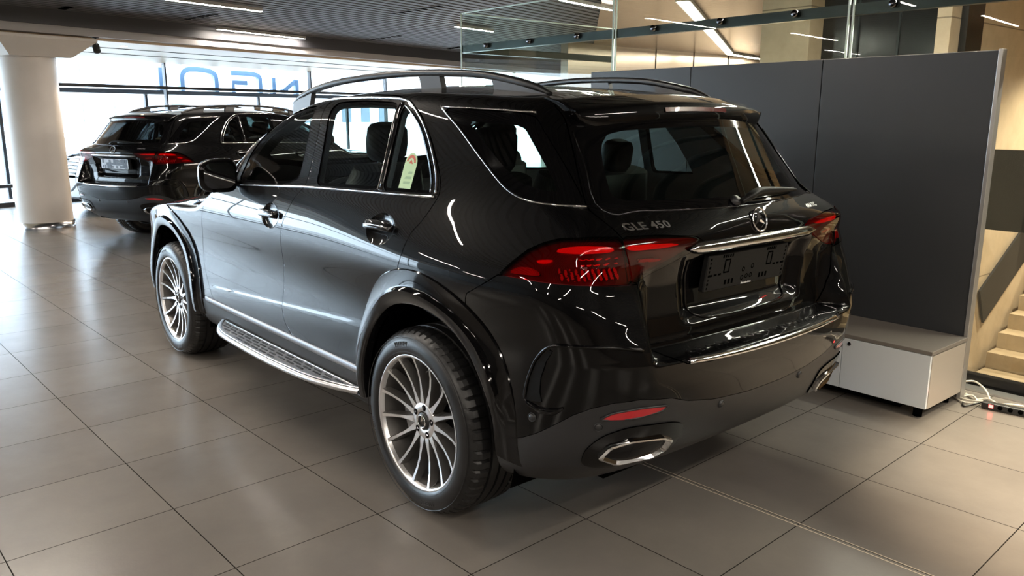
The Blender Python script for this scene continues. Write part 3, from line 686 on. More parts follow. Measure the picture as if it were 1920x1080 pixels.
        mb = MB(); mb.add(V, [tuple(range(len(V)))]); mir(mb, sg).build('headlamp', mat('headlamp_clear', (.55, .58, .62), .08, .6, 1), car)
    # quarter panel crease + body lines are in the skin; lower chrome on the bumper ledge
    P = [onrear(y, .800 + .012 * (abs(y) / .5) ** 2, 0) for y in np.linspace(-.50, .50, 31)]
    P = [np.array([p[0] - .004, p[1], .796 + .014 * (abs(p[1]) / .5) ** 2]) for p in P]
    strip(P, .022, .008, normals=[np.array([-.75, 0, .66])] * 31).build('loading_sill_chrome', CHR, bp)
    for k in range(19):
        pr = MB()
        y = -.45 + k * .05; xx = onrear(y, .80)[0]
        pr.sweep([(xx + .030, y, .8275), (xx + .055, y, .8275)], [(-.003, 0), (0, .0025), (.003, 0)], caps=True)
        pr.build('loading_sill_rib', RUB, bp)
    # chrome bar over the plate
    mb = MB(); V = []; ys = np.linspace(-.415, .415, 41)
    for y in ys:
        e = min(1, (.415 - abs(y)) / .05); zt_ = 1.178 + .017 * e; zb = 1.172 - .018 * e; x = onrear(y, 1.19)[0]; x2 = onrear(min(abs(y), .5), 1.16)[0]
        V += [(x - .000, y, zt_), (x - .012, y, zt_ - .004), (x - .016, y, (zt_ + zb) / 2), (x - .010, y, zb), (x + .012, y, zb - .002)]
    mb.add(V, [(i * 5 + q, i * 5 + q + 1, (i + 1) * 5 + q + 1, (i + 1) * 5 + q) for i in range(40) for q in range(4)], 0, True); mb.build('chrome_bar', CHRB, gt)
    # tailgate ridge below the emblem
    # emblem
    c = onrear(0, 1.247); cn = Vector(nrm(c)); R_ = cn.to_track_quat('Z', 'Y').to_matrix(); tz = Vector((0, 0, 1)); ta = Vector((0, -1, 0)); tb = cn.cross(ta).normalized(); tb = tb if tb.z > 0 else -tb
    mb = MB(); star_mesh(mb, .044, .0045, lambda a, b, h: tuple(Vector(c) + ta * a + tb * b + cn * h)); mb.build('star_emblem', CHR, gt)
    def letters(txt, y0, z0, size, m, name, par, slope=0.): 
        v, f = text_mesh(txt, size, .0022, .0004, space=1.10); mb = MB(); cache = {}
        V = []
        for x, y, z in v:
            key = (round(x, 4), round(y, 4))
            if key not in cache: yy = y0 - x * 1.62; zz = z0 + y + slope * x; p = onrear(yy, zz) if yy > 0 else onrear(-yy, zz) * np.array([1, -1, 1]); cache[key] = p
            p = cache[key]; V.append((p[0] - .002 - max(z, 0), p[1], p[2]))
        mb.add(V, f); return mb.build(name, m, par, recalc=False)
    letters('GLE 450', .650, 1.254, .0295, BADGE, 'model_badge', gt, .02)
    letters('4MATIC', -.395, 1.262, .019, BADGE, 'drive_badge', gt)
    # plate holder
    pc = Vector((-.893, .012, 1.066)); ux = Vector((0, -1, 0)); uz = Vector((-.16, 0, 1)).normalized(); un_ = ux.cross(uz).normalized(); un_ = un_ if un_.x < 0 else -un_
    W_, H_ = .525, .142
    def pl(a, b, h): return tuple(pc + ux * a + uz * b + un_ * h)
    mb = MB(); o_ = rrect(W_, H_, .008, 3); n = len(o_); mb.add([pl(a, b, -.012) for a, b in o_] + [pl(a, b, .006) for a, b in o_] + [pl(a * .985, b * .95, .010) for a, b in o_], [(i, (i + 1) % n, n + (i + 1) % n, n + i) for i in range(n)] + [(n + i, n + (i + 1) % n, 2 * n + (i + 1) % n, 2 * n + i) for i in range(n)] + [tuple(range(2 * n, 3 * n))])
    ph = mb.build('plate_holder', mat('plate_holder_black', (.010, .010, .010), .6, spec=.2), gt)
    mb = MB(); rr_ = random.Random(3)
    def boxp(a, b, w, h): mb.add([pl(a - w / 2, b - h / 2, .0105), pl(a + w / 2, b - h / 2, .0105), pl(a + w / 2, b + h / 2, .0105), pl(a - w / 2, b + h / 2, .0105)], [(0, 1, 2, 3)])
    for sx in (-1, 1):
        boxp(sx * .155, .02, .008, .05); boxp(sx * .125, .02, .006, .05); boxp(sx * .140, .045, .034, .006); boxp(sx * .140, -.004, .034, .006)
        for q in range(3): boxp(sx * (.18 + q * .026), -.008, .018, .008)
        for q in range(8): boxp(sx * .245, -.056 + q * .016, .006 + .004 * (q % 2), .009)
        for q in range(5): boxp(sx * (.115 + q * .014), .060, .009, .012)
        for q in range(3): boxp(sx * (.09 + q * .022), -.044, .012, .020)
    for a, b in ((-.028, -.006), (.030, .0), (-.028, -.040), (.028, -.036), (0, -.036)):
        for t in range(12):
            t0, t1 = 2 * math.pi * t / 12, 2 * math.pi * (t + 1) / 12
            mb.add([pl(a + .010 * math.cos(t0), b + .010 * math.sin(t0), .0105), pl(a + .010 * math.cos(t1), b + .010 * math.sin(t1), .0105), pl(a + .006 * math.cos(t1), b + .006 * math.sin(t1), .0105), pl(a + .006 * math.cos(t0), b + .006 * math.sin(t0), .0105)], [(0, 1, 2, 3)])
    mb.build('plate_holder_slots', VOID, gt, recalc=False)
    v, f = text_mesh('Mercedes-Benz', .0105, .0004, .0002); mb = MB(); wx = max(p[0] for p in v); mb.add([pl(x - wx / 2 + .005, y - .0655, .011 + z) for x, y, z in v], f); mb.build('plate_holder_lettering', WHT, gt, recalc=False)
    # pocket ends beside the plate
    for sg in (1, -1):
        P = [(onrear(abs(y), z, .002) * np.array([1, sg, 1])) for y, z in crom([(.335, 1.125), (.325, 1.02), (.31, .935), (.27, .905), (.18, .897), (.0, .893)], 6)]
        strip(P, .010, .004, normals=[np.array([-1, 0, .1])] * len(P)).build('plate_pocket_edge', PAINT, gt)
    # spoiler with high brake lamp
    V = []; ys = np.linspace(-.585, .585, 61); rows = 0
    for y in ys:
        a = min(1, abs(y) / .585); e = math.sqrt(max(0, 1 - a ** 8)); xT = -.612 + .085 * a ** 2.3; zT_ = 1.680 - .030 * a ** 2; zB = zT_ - (.085 * e + .004); x0 = -.36
        z0 = float(BD.zT(np.array([x0]), np.array([y]))[0]) + .003
        R_ = [(x0, z0 - .006), (x0 - .002, z0), ((x0 + xT) / 2, (z0 + zT_) / 2 + .010 * (1 - a * .4)), (xT + .03, zT_ + .006), (xT + .008, zT_ + .001), (xT, zT_ - .008), (xT - .006, zT_ - .045 * e - .004), (xT - .003, zB + .012 * e), (xT + .006, zB), (xT + .03, zB + .001), (xT + .14, zB + .03 * e)]
        V += [(x, y, z) for x, z in R_]
    k = 11; mb = MB(); mb.add(V, [(i * k + q, (i + 1) * k + q, (i + 1) * k + q + 1, i * k + q + 1) for i in range(60) for q in range(k - 1)], 0, True)
    mb.add(V[:k] + V[-k:], [tuple(range(k)), tuple(range(2 * k - 1, k - 1, -1))]); sp = mb.build('roof_spoiler', PAINT, gt)
    mb = MB(); V = []
    for y in np.linspace(-.205, .185, 16): a = abs(y) / .585; xT = -.612 + .085 * a ** 2.3; zT_ = 1.680 - .030 * a ** 2; V += [(xT - .0050, y, zT_ - .016), (xT - .0085, y, zT_ - .032)]
    mb.add(V, [(2 * i, 2 * i + 1, 2 * i + 3, 2 * i + 2) for i in range(15)]); mb.build('high_brake_lamp', mat('high_brake_red', (.10, .003, .004), .2, 0, .3), gt)
    # wiper
    mb = MB(); P = crom([(-.905, .085, 1.318), (-.912, .030, 1.340), (-.906, -.03, 1.352), (-.900, -.14, 1.350), (-.885, -.25, 1.344), (-.872, -.34, 1.338)], 5)
    mb.sweep(P, rrect(.034, .026, .011, 4), scale=[.7 if i < 4 else 1.0 if i < 12 else max(.35, 1 - (i - 12) * .05) for i in range(len(P))]); wp = mb.build('rear_wiper', mat('wiper_black', (.008, .008, .008), .5, spec=.25), car)
    mb = MB(); mb.sweep([onrear(y, 1.327 + .0 * y, .008) if y > 0 else onrear(-y, 1.327, .008) * np.array([1, -1, 1]) for y in np.linspace(-.02, -.40, 9)], [(-.004, 0), (0, .01), (.004, 0), (0, -.008)]); mb.build('wiper_blade', RUB, wp)
    mb = MB(); mb.lathe([(0, .016), (.016, .016), (.020, .011), (.022, 0)], origin=onrear(.085, 1.318), R=Vector(nrm(onrear(.085, 1.318))).to_track_quat('Y', 'Z').to_matrix(), n=24); mb.build('wiper_hub', SBLK, wp)
    # window sticker on the fixed pane
    def sp_(x, z): return tuple(onside(x, z, -.0015))
    c_ = (.165, 1.338); mb = MB(); arc = [(c_[0] + .040 * math.cos(t), c_[1] + .098 + .045 * math.sin(t)) for t in np.linspace(0, math.pi, 11)]
    O_ = [(c_[0] - .034, c_[1]), (c_[0] + .046, c_[1])] + [(p[0] + .003, p[1]) for p in arc]; mb.add([sp_(x, z) for x, z in O_], [tuple(range(len(O_)))]); stk = mb.build('window_sticker', mat('sticker_green', (.50, .72, .42), .5), car)
    mb = MB(); A1 = [(c_[0] + .003 + .031 * math.cos(t), c_[1] + .100 + .034 * math.sin(t)) for t in np.linspace(.1, math.pi - .1, 9)]; A2 = [(c_[0] + .003 + .020 * math.cos(t), c_[1] + .100 + .022 * math.sin(t)) for t in np.linspace(.1, math.pi - .1, 9)]
    mb.add([tuple(onside(x, z, -.0008)) for x, z in A1 + A2], [(i, i + 1, 10 + i, 9 + i) for i in range(8)]); T_ = [(c_[0] - .012, c_[1] + .098), (c_[0] + .018, c_[1] + .098), (c_[0] + .003, c_[1] + .116)]; mb.add([tuple(onside(x, z, -.0007)) for x, z in T_], [(0, 1, 2)]); mb.build('sticker_emblem', mat('sticker_red', (.55, .08, .03), .5), stk, recalc=False)
    mb = MB(); 
    for q in range(3): mb.add([tuple(onside(c_[0] - .022 + a, c_[1] + .018 + q * .020 + b, -.0007)) for a, b in ((0, 0), (.045, 0), (.045, .010), (0, .010))], [(0, 1, 2, 3)])
    mb.build('sticker_print', mat('sticker_dark_green', (.30, .5, .28), .5), stk, recalc=False)
    # -------- grille
    V = [root1((3.0, y, z), (1, 0, 0), 1.3) + np.array([.006, 0, 0]) for y, z in chaikin([(-.36, .93), (-.40, .70), (-.30, .62), (.30, .62), (.40, .70), (.36, .93), (.2, .97), (-.2, .97)], 1, .15)]
    mb = MB(); mb.add(V, [tuple(range(len(V)))]); gr = mb.build('grille', VOID, car)
    mb = MB()
    for z in np.linspace(.66, .93, 6): mb.tube([tuple(root1((3.0, y, z), (1, 0, 0), 1.3) + np.array([.014, 0, 0])) for y in np.linspace(-.36, .36, 13)], .009, 6)
    mb.build('grille_slats', CHR, gr)
    # -------- cabin
    def seat(x, y, w=.50, hz=1.40, name='front_seat', hw=.235, hh=.19):
        q = MB(); q.sweep([(x + .50, y, .78), (x + .05, y, .80)], rrect(w, .16, .06, 4)); q.sweep([(x + .10, y, .78), (x + .02, y, 1.0), (x - .07, y, 1.22), (x - .12, y, 1.36)], rrect(w, .14, .06, 4), up=(-1, 0, .1), scale=[1, 1.02, .98, .78])
        so = q.build(name, INT, car)
        h = MB(); h.sweep([(x - .10, y, hz + .005), (x - .108, y, hz + .03), (x - .115, y, hz + .09), (x - .125, y, hz + hh - .03), (x - .128, y, hz + hh - .008), (x - .13, y, hz + hh)], rrect(hw, .11, .05, 5), up=(-1, 0, .1), scale=[.80, .95, 1, .95, .80, .5]); h.build('headrest', INT, so)
        p_ = MB(); p_.tube([(x - .12, y + .05, 1.34), (x - .105, y + .05, hz + .03)], .008); p_.tube([(x - .12, y - .05, 1.34), (x - .105, y - .05, hz + .03)], .008); p_.build('headrest_post', CHR, so)
    seat(1.20, .38); seat(1.20, -.38); seat(.28, .40, .52, 1.385, 'rear_seat'); seat(.28, -.40, .52, 1.36, 'rear_seat', .18, .15); seat(.28, 0, .30, 1.26, 'rear_seat', .18, .10)
    q = MB(); q.sweep([(2.25, 0, 1.13), (2.0, 0, 1.16), (1.78, 0, 1.12), (1.70, 0, 1.0)], rrect(1.5, .10, .04, 4)); da = q.build('dashboard', INT, car)
    q = MB(); q.add([(1.79, y, z) for y, z in ((-.28, 1.17), (.55, 1.17), (.55, 1.27), (-.28, 1.27))] + [(1.81, y, z) for y, z in ((-.28, 1.17), (.55, 1.17), (.55, 1.27), (-.28, 1.27))], [(0, 1, 2, 3), (7, 6, 5, 4), (0, 4, 5, 1), (1, 5, 6, 2), (2, 6, 7, 3), (3, 7, 4, 0)]); q.build('display', GBLK, da)
    q = MB(); c_ = Vector((1.60, .38, 1.10)); R_ = Matrix.Rotation(math.radians(68), 3, 'Y'); q.tube([tuple(c_ + R_ @ Vector((.185 * math.cos(t), .185 * math.sin(t), 0))) for t in np.linspace(0, 2 * math.pi, 40)[:-1]], .014, 8, closed=True)
    for t in (0, 2.1, 4.2): q.tube([tuple(c_), tuple(c_ + R_ @ Vector((.18 * math.cos(t + 1.57), .18 * math.sin(t + 1.57), 0)))], .018, 8)
    q.build('steering_wheel', INT, car)
    q = MB(); q.box((.9, 0, .58), (3.2, 1.2, .04)); q.box((-.45, 0, 1.00), (.75, 1.15, .03)); q.build('cabin_floor', INT, car)
    q = MB(); q.sweep([(.20, .05, 1.30), (.10, .02, 1.40), (.05, -.02, 1.46), (.12, -.10, 1.36)], [(-.022, 0), (-.02, .004), (.02, .004), (.022, 0)]); q.build('seat_belt', SBLK, car)
    q = MB(); q.box((1.45, 0, .335), (4.4, 1.25, .03)); q.build('underbody', VOID, car)
    return car
SUV = build_car()
# ------------------------------------------------------------------ the other two cars
def copy_tree(o, parent=None):
    c = o.copy(); COL.objects.link(c); c.parent = parent
    for ch in list(o.children): copy_tree(ch, c)
    return c
far = copy_tree(SUV); far.scale = (1.086, .97, .97); far.location = (8.73, -1.03, 0); far.rotation_euler = (0, 0, math.radians(-66)); far['label'] = 'black SUV parked beyond the large one, beside the white round column'
DPG = glass('dark_privacy_glass', (.14, .16, .165), 1.5)
for o_ in far.children:
    if o_.type == 'MESH' and o_.name.split('.')[0] in ('rear_door_glass', 'fixed_door_glass', 'rear_quarter_glass', 'rear_window', 'front_door_glass'): o_.material_slots[0].link = 'OBJECT'; o_.material_slots[0].material = DPG
third = copy_tree(SUV); third.location = (13.5, -4.2, 0); third.rotation_euler = (0, 0, math.radians(105.2)); third['label'] = 'dark car at the back whose chromed grille shows right beside the column'
for r_ in (far, third):
    for ch in list(r_.children):
        if ch.name.split('.')[0] == 'window_sticker':
            for g_ in list(ch.children): bpy.data.objects.remove(g_)
            bpy.data.objects.remove(ch)
fg = [o for o in far.children if o.name.startswith('tailgate') and 'lamp' not in o.name][0]
mb = MB(); mb.add([(-.915, y, z) for y, z in rrect(.50, .125, .01, 3)], [tuple(range(16))]); mb.v = [(x + .16 * z * 0 - .004, y + .012, z + 1.066) for x, y, z in mb.v]; npl = mb.build('number_plate', mat('pale_plate', (.55, .60, .68), .35), fg, recalc=False)
mb = MB()
for a in range(11):
    for b in range(3):
        if rng.random() < .75: w, h = .012 + .018 * rng.random(), .012 + .014 * rng.random(); y, z = .012 - .21 + a * .042, 1.066 - .036 + b * .036; mb.add([(-.9205, y - w, z - h), (-.9205, y + w, z - h), (-.9205, y + w, z + h), (-.9205, y - w, z + h)], [(0, 1, 2, 3)])
mb.build('plate_marks', mat('plate_mark_dark', (.05, .06, .09), .4), npl, recalc=False)
# ------------------------------------------------------------------ floor
FL = mat('stone_floor_tiles', (.12, .105, .09), .3)
def tile_nodes(m):
    n, l, b = nodes(m); geo = n.new('ShaderNodeNewGeometry'); mp = n.new('ShaderNodeMapping'); mp.vector_type = 'POINT'
    th = math.radians(2.13); S = .6148
    # rotate into the tile grid, then scale to one tile per unit
    mp2 = n.new('ShaderNodeMapping'); sub = n.new('ShaderNodeVectorMath'); sub.operation = 'SUBTRACT'; sub.inputs[1].default_value = (.0651, 1.7075, 0)
    l.new(geo.outputs['Position'], sub.inputs[0]); mp.inputs['Rotation'].default_value = (0, 0, -th); l.new(sub.outputs[0], mp.inputs[0]); mp2.inputs['Scale'].default_value = (1 / S, 1 / S, 1); l.new(mp.outputs[0], mp2.inputs[0])
    fl = n.new('ShaderNodeVectorMath'); fl.operation = 'FLOOR'; l.new(mp2.outputs[0], fl.inputs[0]); fr = n.new('ShaderNodeVectorMath'); fr.operation = 'FRACTION'; l.new(mp2.outputs[0], fr.inputs[0])
    sx = n.new('ShaderNodeSeparateXYZ'); l.new(fr.outputs[0], sx.inputs[0])
    def edge(sock):
        a = n.new('ShaderNodeMath'); a.operation = 'SUBTRACT'; a.inputs[1].default_value = .5; l.new(sock, a.inputs[0]); c = n.new('ShaderNodeMath'); c.operation = 'ABSOLUTE'; l.new(a.outputs[0], c.inputs[0]); return c.outputs[0]
    mx = n.new('ShaderNodeMath'); mx.operation = 'MAXIMUM'; l.new(edge(sx.outputs[0]), mx.inputs[0]); l.new(edge(sx.outputs[1]), mx.inputs[1])
    gr = n.new('ShaderNodeMath'); gr.operation = 'GREATER_THAN'; gr.inputs[1].default_value = .5 - .0036; l.new(mx.outputs[0], gr.inputs[0])
    wn_ = n.new('ShaderNodeTexWhiteNoise'); wn_.noise_dimensions = '2D'; l.new(fl.outputs[0], wn_.inputs['Vector'])
    no = n.new('ShaderNodeTexNoise'); no.inputs['Scale'].default_value = 2.2; no.inputs['Detail'].default_value = 9; no.inputs['Roughness'].default_value = .62; l.new(geo.outputs['Position'], no.inputs['Vector'])
    ad = n.new('ShaderNodeMath'); ad.operation = 'MULTIPLY_ADD'; ad.inputs[1].default_value = .22; l.new(wn_.outputs[0], ad.inputs[0]); l.new(no.outputs[0], ad.inputs[2])
    r = n.new('ShaderNodeValToRGB'); r.color_ramp.elements[0].position = .30; r.color_ramp.elements[0].color = (.135, .122, .110, 1); r.color_ramp.elements[1].position = .95; r.color_ramp.elements[1].color = (.190, .170, .150, 1); l.new(ad.outputs[0], r.inputs[0])
    mc = n.new('ShaderNodeMix'); mc.data_type = 'RGBA'; mc.inputs[7].default_value = (.012, .010, .009, 1); l.new(gr.outputs[0], mc.inputs[0]); l.new(r.outputs[0], mc.inputs[6]); l.new(mc.outputs[2], b.inputs['Base Color'])
    n2 = n.new('ShaderNodeTexNoise'); n2.inputs['Scale'].default_value = 3.2; n2.inputs['Detail'].default_value = 8; l.new(geo.outputs['Position'], n2.inputs['Vector'])
    mr = n.new('ShaderNodeMapRange'); mr.inputs[1].default_value = .2; mr.inputs[2].default_value = .8; mr.inputs[3].default_value = .235; mr.inputs[4].default_value = .275; l.new(n2.outputs[0], mr.inputs[0])
    rm = n.new('ShaderNodeMix'); rm.data_type = 'FLOAT'; rm.inputs[3].default_value = .8; l.new(gr.outputs[0], rm.inputs[0]); l.new(mr.outputs[0], rm.inputs[2]); l.new(rm.outputs[0], b.inputs['Roughness']); sm = n.new('ShaderNodeMapRange'); sm.inputs[3].default_value = .5; sm.inputs[4].default_value = .02; l.new(gr.outputs[0], sm.inputs[0]); l.new(sm.outputs[0], b.inputs['Specular IOR Level'])
    n3 = n.new('ShaderNodeTexNoise'); n3.inputs['Scale'].default_value = 60; n3.inputs['Detail'].default_value = 4; l.new(geo.outputs['Position'], n3.inputs['Vector'])
    bp = n.new('ShaderNodeBump'); bp.inputs['Strength'].default_value = .035; bp.inputs['Distance'].default_value = .01; l.new(n3.outputs[0], bp.inputs['Height'])
    b2 = n.new('ShaderNodeBump'); b2.inputs['Strength'].default_value = .5; b2.inputs['Distance'].default_value = .002; b2.invert = True; l.new(gr.outputs[0], b2.inputs['Height']); l.new(bp.outputs[0], b.inputs['Normal'])
tile_nodes(FL)
XB, YL, YR = -9.0, 12.0, -17.0
mb = MB()
def slab(x0, x1, y0, y1, z0, z1): mb.box(((x0 + x1) / 2, (y0 + y1) / 2, (z0 + z1) / 2), (x1 - x0, y1 - y0, z1 - z0))
slab(XB, 19, -2.72, YL + 2, -.2, 0); slab(.62, 19, YR, -2.72, -.2, 0); slab(XB, -3.6, YR, -2.72, -.2, 0)
tag(mb.build('floor', FL), kind='structure')
# metal expansion joint across the floor, along one line of tiles
d_ = Vector((math.cos(math.radians(2.13)), math.sin(math.radians(2.13)), 0)); nn_ = Vector((-d_.y, d_.x, 0))
for k, off in enumerate((0, .024)):
    mb = MB(); p0 = Vector((-.232, -.153, 0)) + nn_ * off; a, b_ = p0 - d_ * 4, p0 + d_ * 6.5
    mb.add([a - nn_ * .0018, a + nn_ * .0018, b_ + nn_ * .0018, b_ - nn_ * .0018, *( [q + Vector((0, 0, .0012)) for q in (a - nn_ * .0018, a + nn_ * .0018, b_ + nn_ * .0018, b_ - nn_ * .0018)] )], [(4, 5, 6, 7)[::-1], (0, 1, 5, 4), (2, 3, 7, 6), (1, 2, 6, 5), (3, 0, 4, 7)])
    tag(mb.build('trim_%d' % (k + 1), mat('joint_strip_metal', (.62, .52, .40), .5, .3)), kind='structure')
# ------------------------------------------------------------------ ceiling: dark metal slats running along the facade
SL = mat('ceiling_slat_metal', (.10, .096, .095), .62, 0, spec=.3)
mb = MB(); Rf = Matrix(((EN.x, ET.x, 0), (EN.y, ET.y, 0), (0, 0, 1)))
nn0 = -13; P_ = .17
while nn0 < 9.9:
    c = fac(nn0, .5, CEIL + .03); mb.box(tuple(c), (P_ * .66, 40, .05), R=Rf); nn0 += P_
mb.box(tuple(fac(-1.6, .5, CEIL + .105)), (24, 40, .04), R=Rf, mi=1)
ce = mb.build('ceiling', [SL, mat('ceiling_backing_pale', (.62, .60, .58), .6)]); tag(ce, kind='structure')
# downstand beam, lit soffit in front of the glass
CON = mat('painted_beam_dark', (.075, .075, .085), .5)
WPL = mat('pale_plaster', (.62, .60, .58), .6); add_noise(WPL, (.58, .56, .54), (.66, .64, .62), 3)
SOF = mat('warm_soffit_board', (.74, .58, .40), .45)
def fbox(name, n0, n1, t0, t1, z0, z1, m, st=True, parent=None):
    mb = MB(); mb.box(tuple(fac((n0 + n1) / 2, (t0 + t1) / 2, (z0 + z1) / 2)), (n1 - n0, t1 - t0, z1 - z0), R=Rf); o = mb.build(name, m, parent)
    if st: tag(o, kind='structure')
    return o
fbox('trim_3', 9.93, 10.6, -15, 17, 2.845, 3.10, CON)
fbox('trim_4', 9.98, 14.2, -15, 17, 2.735, 2.845, mat('pale_fascia', (.50, .48, .48), .5))
fbox('trim_5', 10.15, 14.2, -15, 17, 2.70, 2.736, SOF)
for k, nq in enumerate((11.25, 12.4)): fbox('trim_%d' % (6 + k), nq, nq + .03, -15, 17, 2.692, 2.70, mat('soffit_groove', (.10, .08, .06), .6))
# ------------------------------------------------------------------ facade
FG = glass('clear_facade_glass', (.93, .96, .97), 1.3); FRM = mat('dark_window_frame', (.035, .04, .05), .4)
edges_t = [-15, -10.5, -6.2, -1.8, 2.6, 6.95, 10.9, 13.6, 17]
for i in range(len(edges_t) - 1):
    mb = MB(); t0, t1 = edges_t[i] + .03, edges_t[i + 1] - .03; mb.box(tuple(fac(14, (t0 + t1) / 2, 1.4)), (.012, t1 - t0, 2.64), R=Rf); o = mb.build('window_%d' % (i + 1), FG); tag(o, kind='structure')
k = 20
for z0, z1 in ((0, .08), (.34, .40), (2.165, 2.225)): fbox('trim_%d' % k, 13.93, 14.07, -15, 17, z0, z1, FRM); k += 1
for t in edges_t[1:-1]: fbox('trim_%d' % k, 13.95, 14.05, t - .018, t + .018, 0, 2.70, FRM); k += 1
fbox('wall_facade', 13.9, 14.3, -15, 17, 2.845, 3.4, WPL)
# outside ground and buildings
mb = MB(); mb.box(tuple(fac(60, 0, -.12)), (92, 200, .2), R=Rf); tag(mb.build('ground', mat('pale_paving', (.55, .55, .54), .8)), kind='structure')
BW = mat('pale_facade_render', (.72, .72, .74), .8); WD = mat('far_window_glass', (.12, .15, .2), .2)
for q, (nq, tq, w, h, lab) in enumerate(((44, 13, 11, 12, 'pale building outside, nearest to the white column'), (52, 27, 9, 17, 'tall narrow pale building outside above the distant SUV'), (48, 41, 14, 10, 'low pale building outside, right of the tall one'))):
    bd = empty('building', tuple(fac(nq, tq, 0)), 0, lab, 'building', 'buildings across the street'); mb = MB(); mb.box((0, 0, h / 2 - .02), (8, w, h), R=Rf); mb.build('facade', BW, bd)
    for i in range(int(w // 2)):
        for j in range(int(h // 3)):
            mb = MB(); c = Vector(fac(-4.02, -w / 2 + 1.2 + i * 2, 1.8 + j * 3)); mb.box(tuple(c), (.08, .9, 1.3), R=Rf); mb.build('window', WD, bd)
# roof sign outside the glass, seen from behind: letters on a ledge
SG = mat('blue_sign_letters', (.14, .25, .42), .4, .3)
sg_ = empty('sign_ledge', tuple(fac(14.9, 8.6, 2.12)), 0, 'long dark ledge outside the glass carrying the reversed sign letters', 'ledge'); mb = MB(); mb.box((0, 0, 0), (.5, 10.5, .09), R=Rf); mb.build('ledge_board', FRM, sg_)
mb = MB(); 
for s_ in (-4.5, -1.5, 1.5, 4.5): mb.box(tuple(fac(.1, s_, -1.05)), (.06, .06, 2.06), R=Rf)
mb.build('ledge_posts', FRM, sg_)
def letter(name, strokes, lab):
    mb = MB()
    for pth in strokes:
        P = [fac(14.9, t, z) for t, z in pth]; mb.sweep([tuple(p) for p in P], [(-.055, -.05), (.055, -.05), (.055, .05), (-.055, .05)], up=tuple(EN), smooth=False)
    o = mb.build(name, SG); tag(o, lab, 'sign letter', 'letters of the reversed sign')
TN = lambda x: 5.21 + (x - 105) * (11.03 - 5.21) / 435.     # along the facade
z0_ = 2.172
letter('sign_letter', [[(TN(270), z0_), (TN(270), 2.66)]], 'blue upright sign letter standing alone, leftmost of the row')
letter('sign_letter', [crom([(TN(309), z0_), (TN(309), 2.50), (TN(316), 2.62), (TN(330), 2.655), (TN(355), 2.645), (TN(370), 2.59), (TN(375), 2.48), (TN(375), z0_)], 4)], 'blue rounded arch-shaped sign letter, second from the left')
letter('sign_letter', [crom([(TN(406), 2.62), (TN(440), 2.62), (TN(460), 2.60), (TN(468), 2.54), (TN(469), 2.44), (TN(469), z0_)], 4), [(TN(410), z0_), (TN(410), 2.40), (TN(440), 2.40)]], 'blue hooked sign letter with a short middle bar, in the centre')
letter('sign_letter', [[(TN(500), z0_), (TN(500), 2.56)]], 'blue upright sign letter between the hooked and slanted ones')
letter('sign_letter', [[(TN(522), z0_ + .06), (TN(552), 2.50)], [(TN(555), z0_), (TN(555), 2.53)]], 'blue sign letter with a slanted stroke, rightmost of the row')
# ------------------------------------------------------------------ other walls
WW = mat('warm_back_wall', (.10, .075, .05), .5); add_noise(WW, (.08, .06, .04), (.13, .095, .06), 1.2)
DW = mat('dark_side_wall', (.06, .055, .05), .4)
def wall(name, x0, x1, y0, y1, z0, z1, m):
    mb = MB(); mb.box(((x0 + x1) / 2, (y0 + y1) / 2, (z0 + z1) / 2), (x1 - x0, y1 - y0, z1 - z0)); return tag(mb.build(name, m), kind='structure')
wall('wall_back', XB - .2, XB, -2.6, YL + 2, -.1, 3.6, WW)
wall('wall_back_bronze', XB - .2, XB, YR, -2.6, -.1, 3.6, mat('warm_panel_wall', (.36, .25, .15), .4))
wall('wall_left', XB, 14, YL, YL + .2, -.1, 3.6, DW)
wall('wall_right', XB, 19, YR - .2, YR, -3.2, 3.6, WW)
# ------------------------------------------------------------------ column
COLM = mat('white_column_paint', (.66, .61, .57), .42); add_noise(COLM, (.74, .68, .62), (.82, .76, .70), 1.5)
co = empty('column', (10.93, .25, 0), 0, 'thick white round column with a flared capital, left of the distant SUV', 'column')
mb = MB(); mb.lathe([(.365, .09), (.365, 2.46)], ax='z', n=72); mb.build('shaft', COLM, co)
mb = MB(); mb.lathe([(.385, 0), (.385, .10), (.36, .10)], ax='z', n=72); mb.build('base_ring', mat('steel_base_ring', (.6, .6, .62), .2, 1), co)
mb = MB(); 
Pb = [(sx * .42, sy * .42) for sx, sy in ((-1, -1), (1, -1), (1, 1), (-1, 1))]; Pt = [(a * 1.62, b * 1.62) for a, b in Pb]
mb.add([tuple(Rf @ Vector((a, b, 2.43))) for a, b in Pb] + [tuple(Rf @ Vector((a, b, 2.66))) for a, b in Pt] + [tuple(Rf @ Vector((a, b, 2.70))) for a, b in Pt], [(3, 2, 1, 0), (0, 1, 5, 4), (1, 2, 6, 5), (2, 3, 7, 6), (3, 0, 4, 7), (4, 5, 9, 8), (5, 6, 10, 9), (6, 7, 11, 10), (7, 4, 8, 11), (8, 9, 10, 11)]); mb.build('capital', COLM, co)
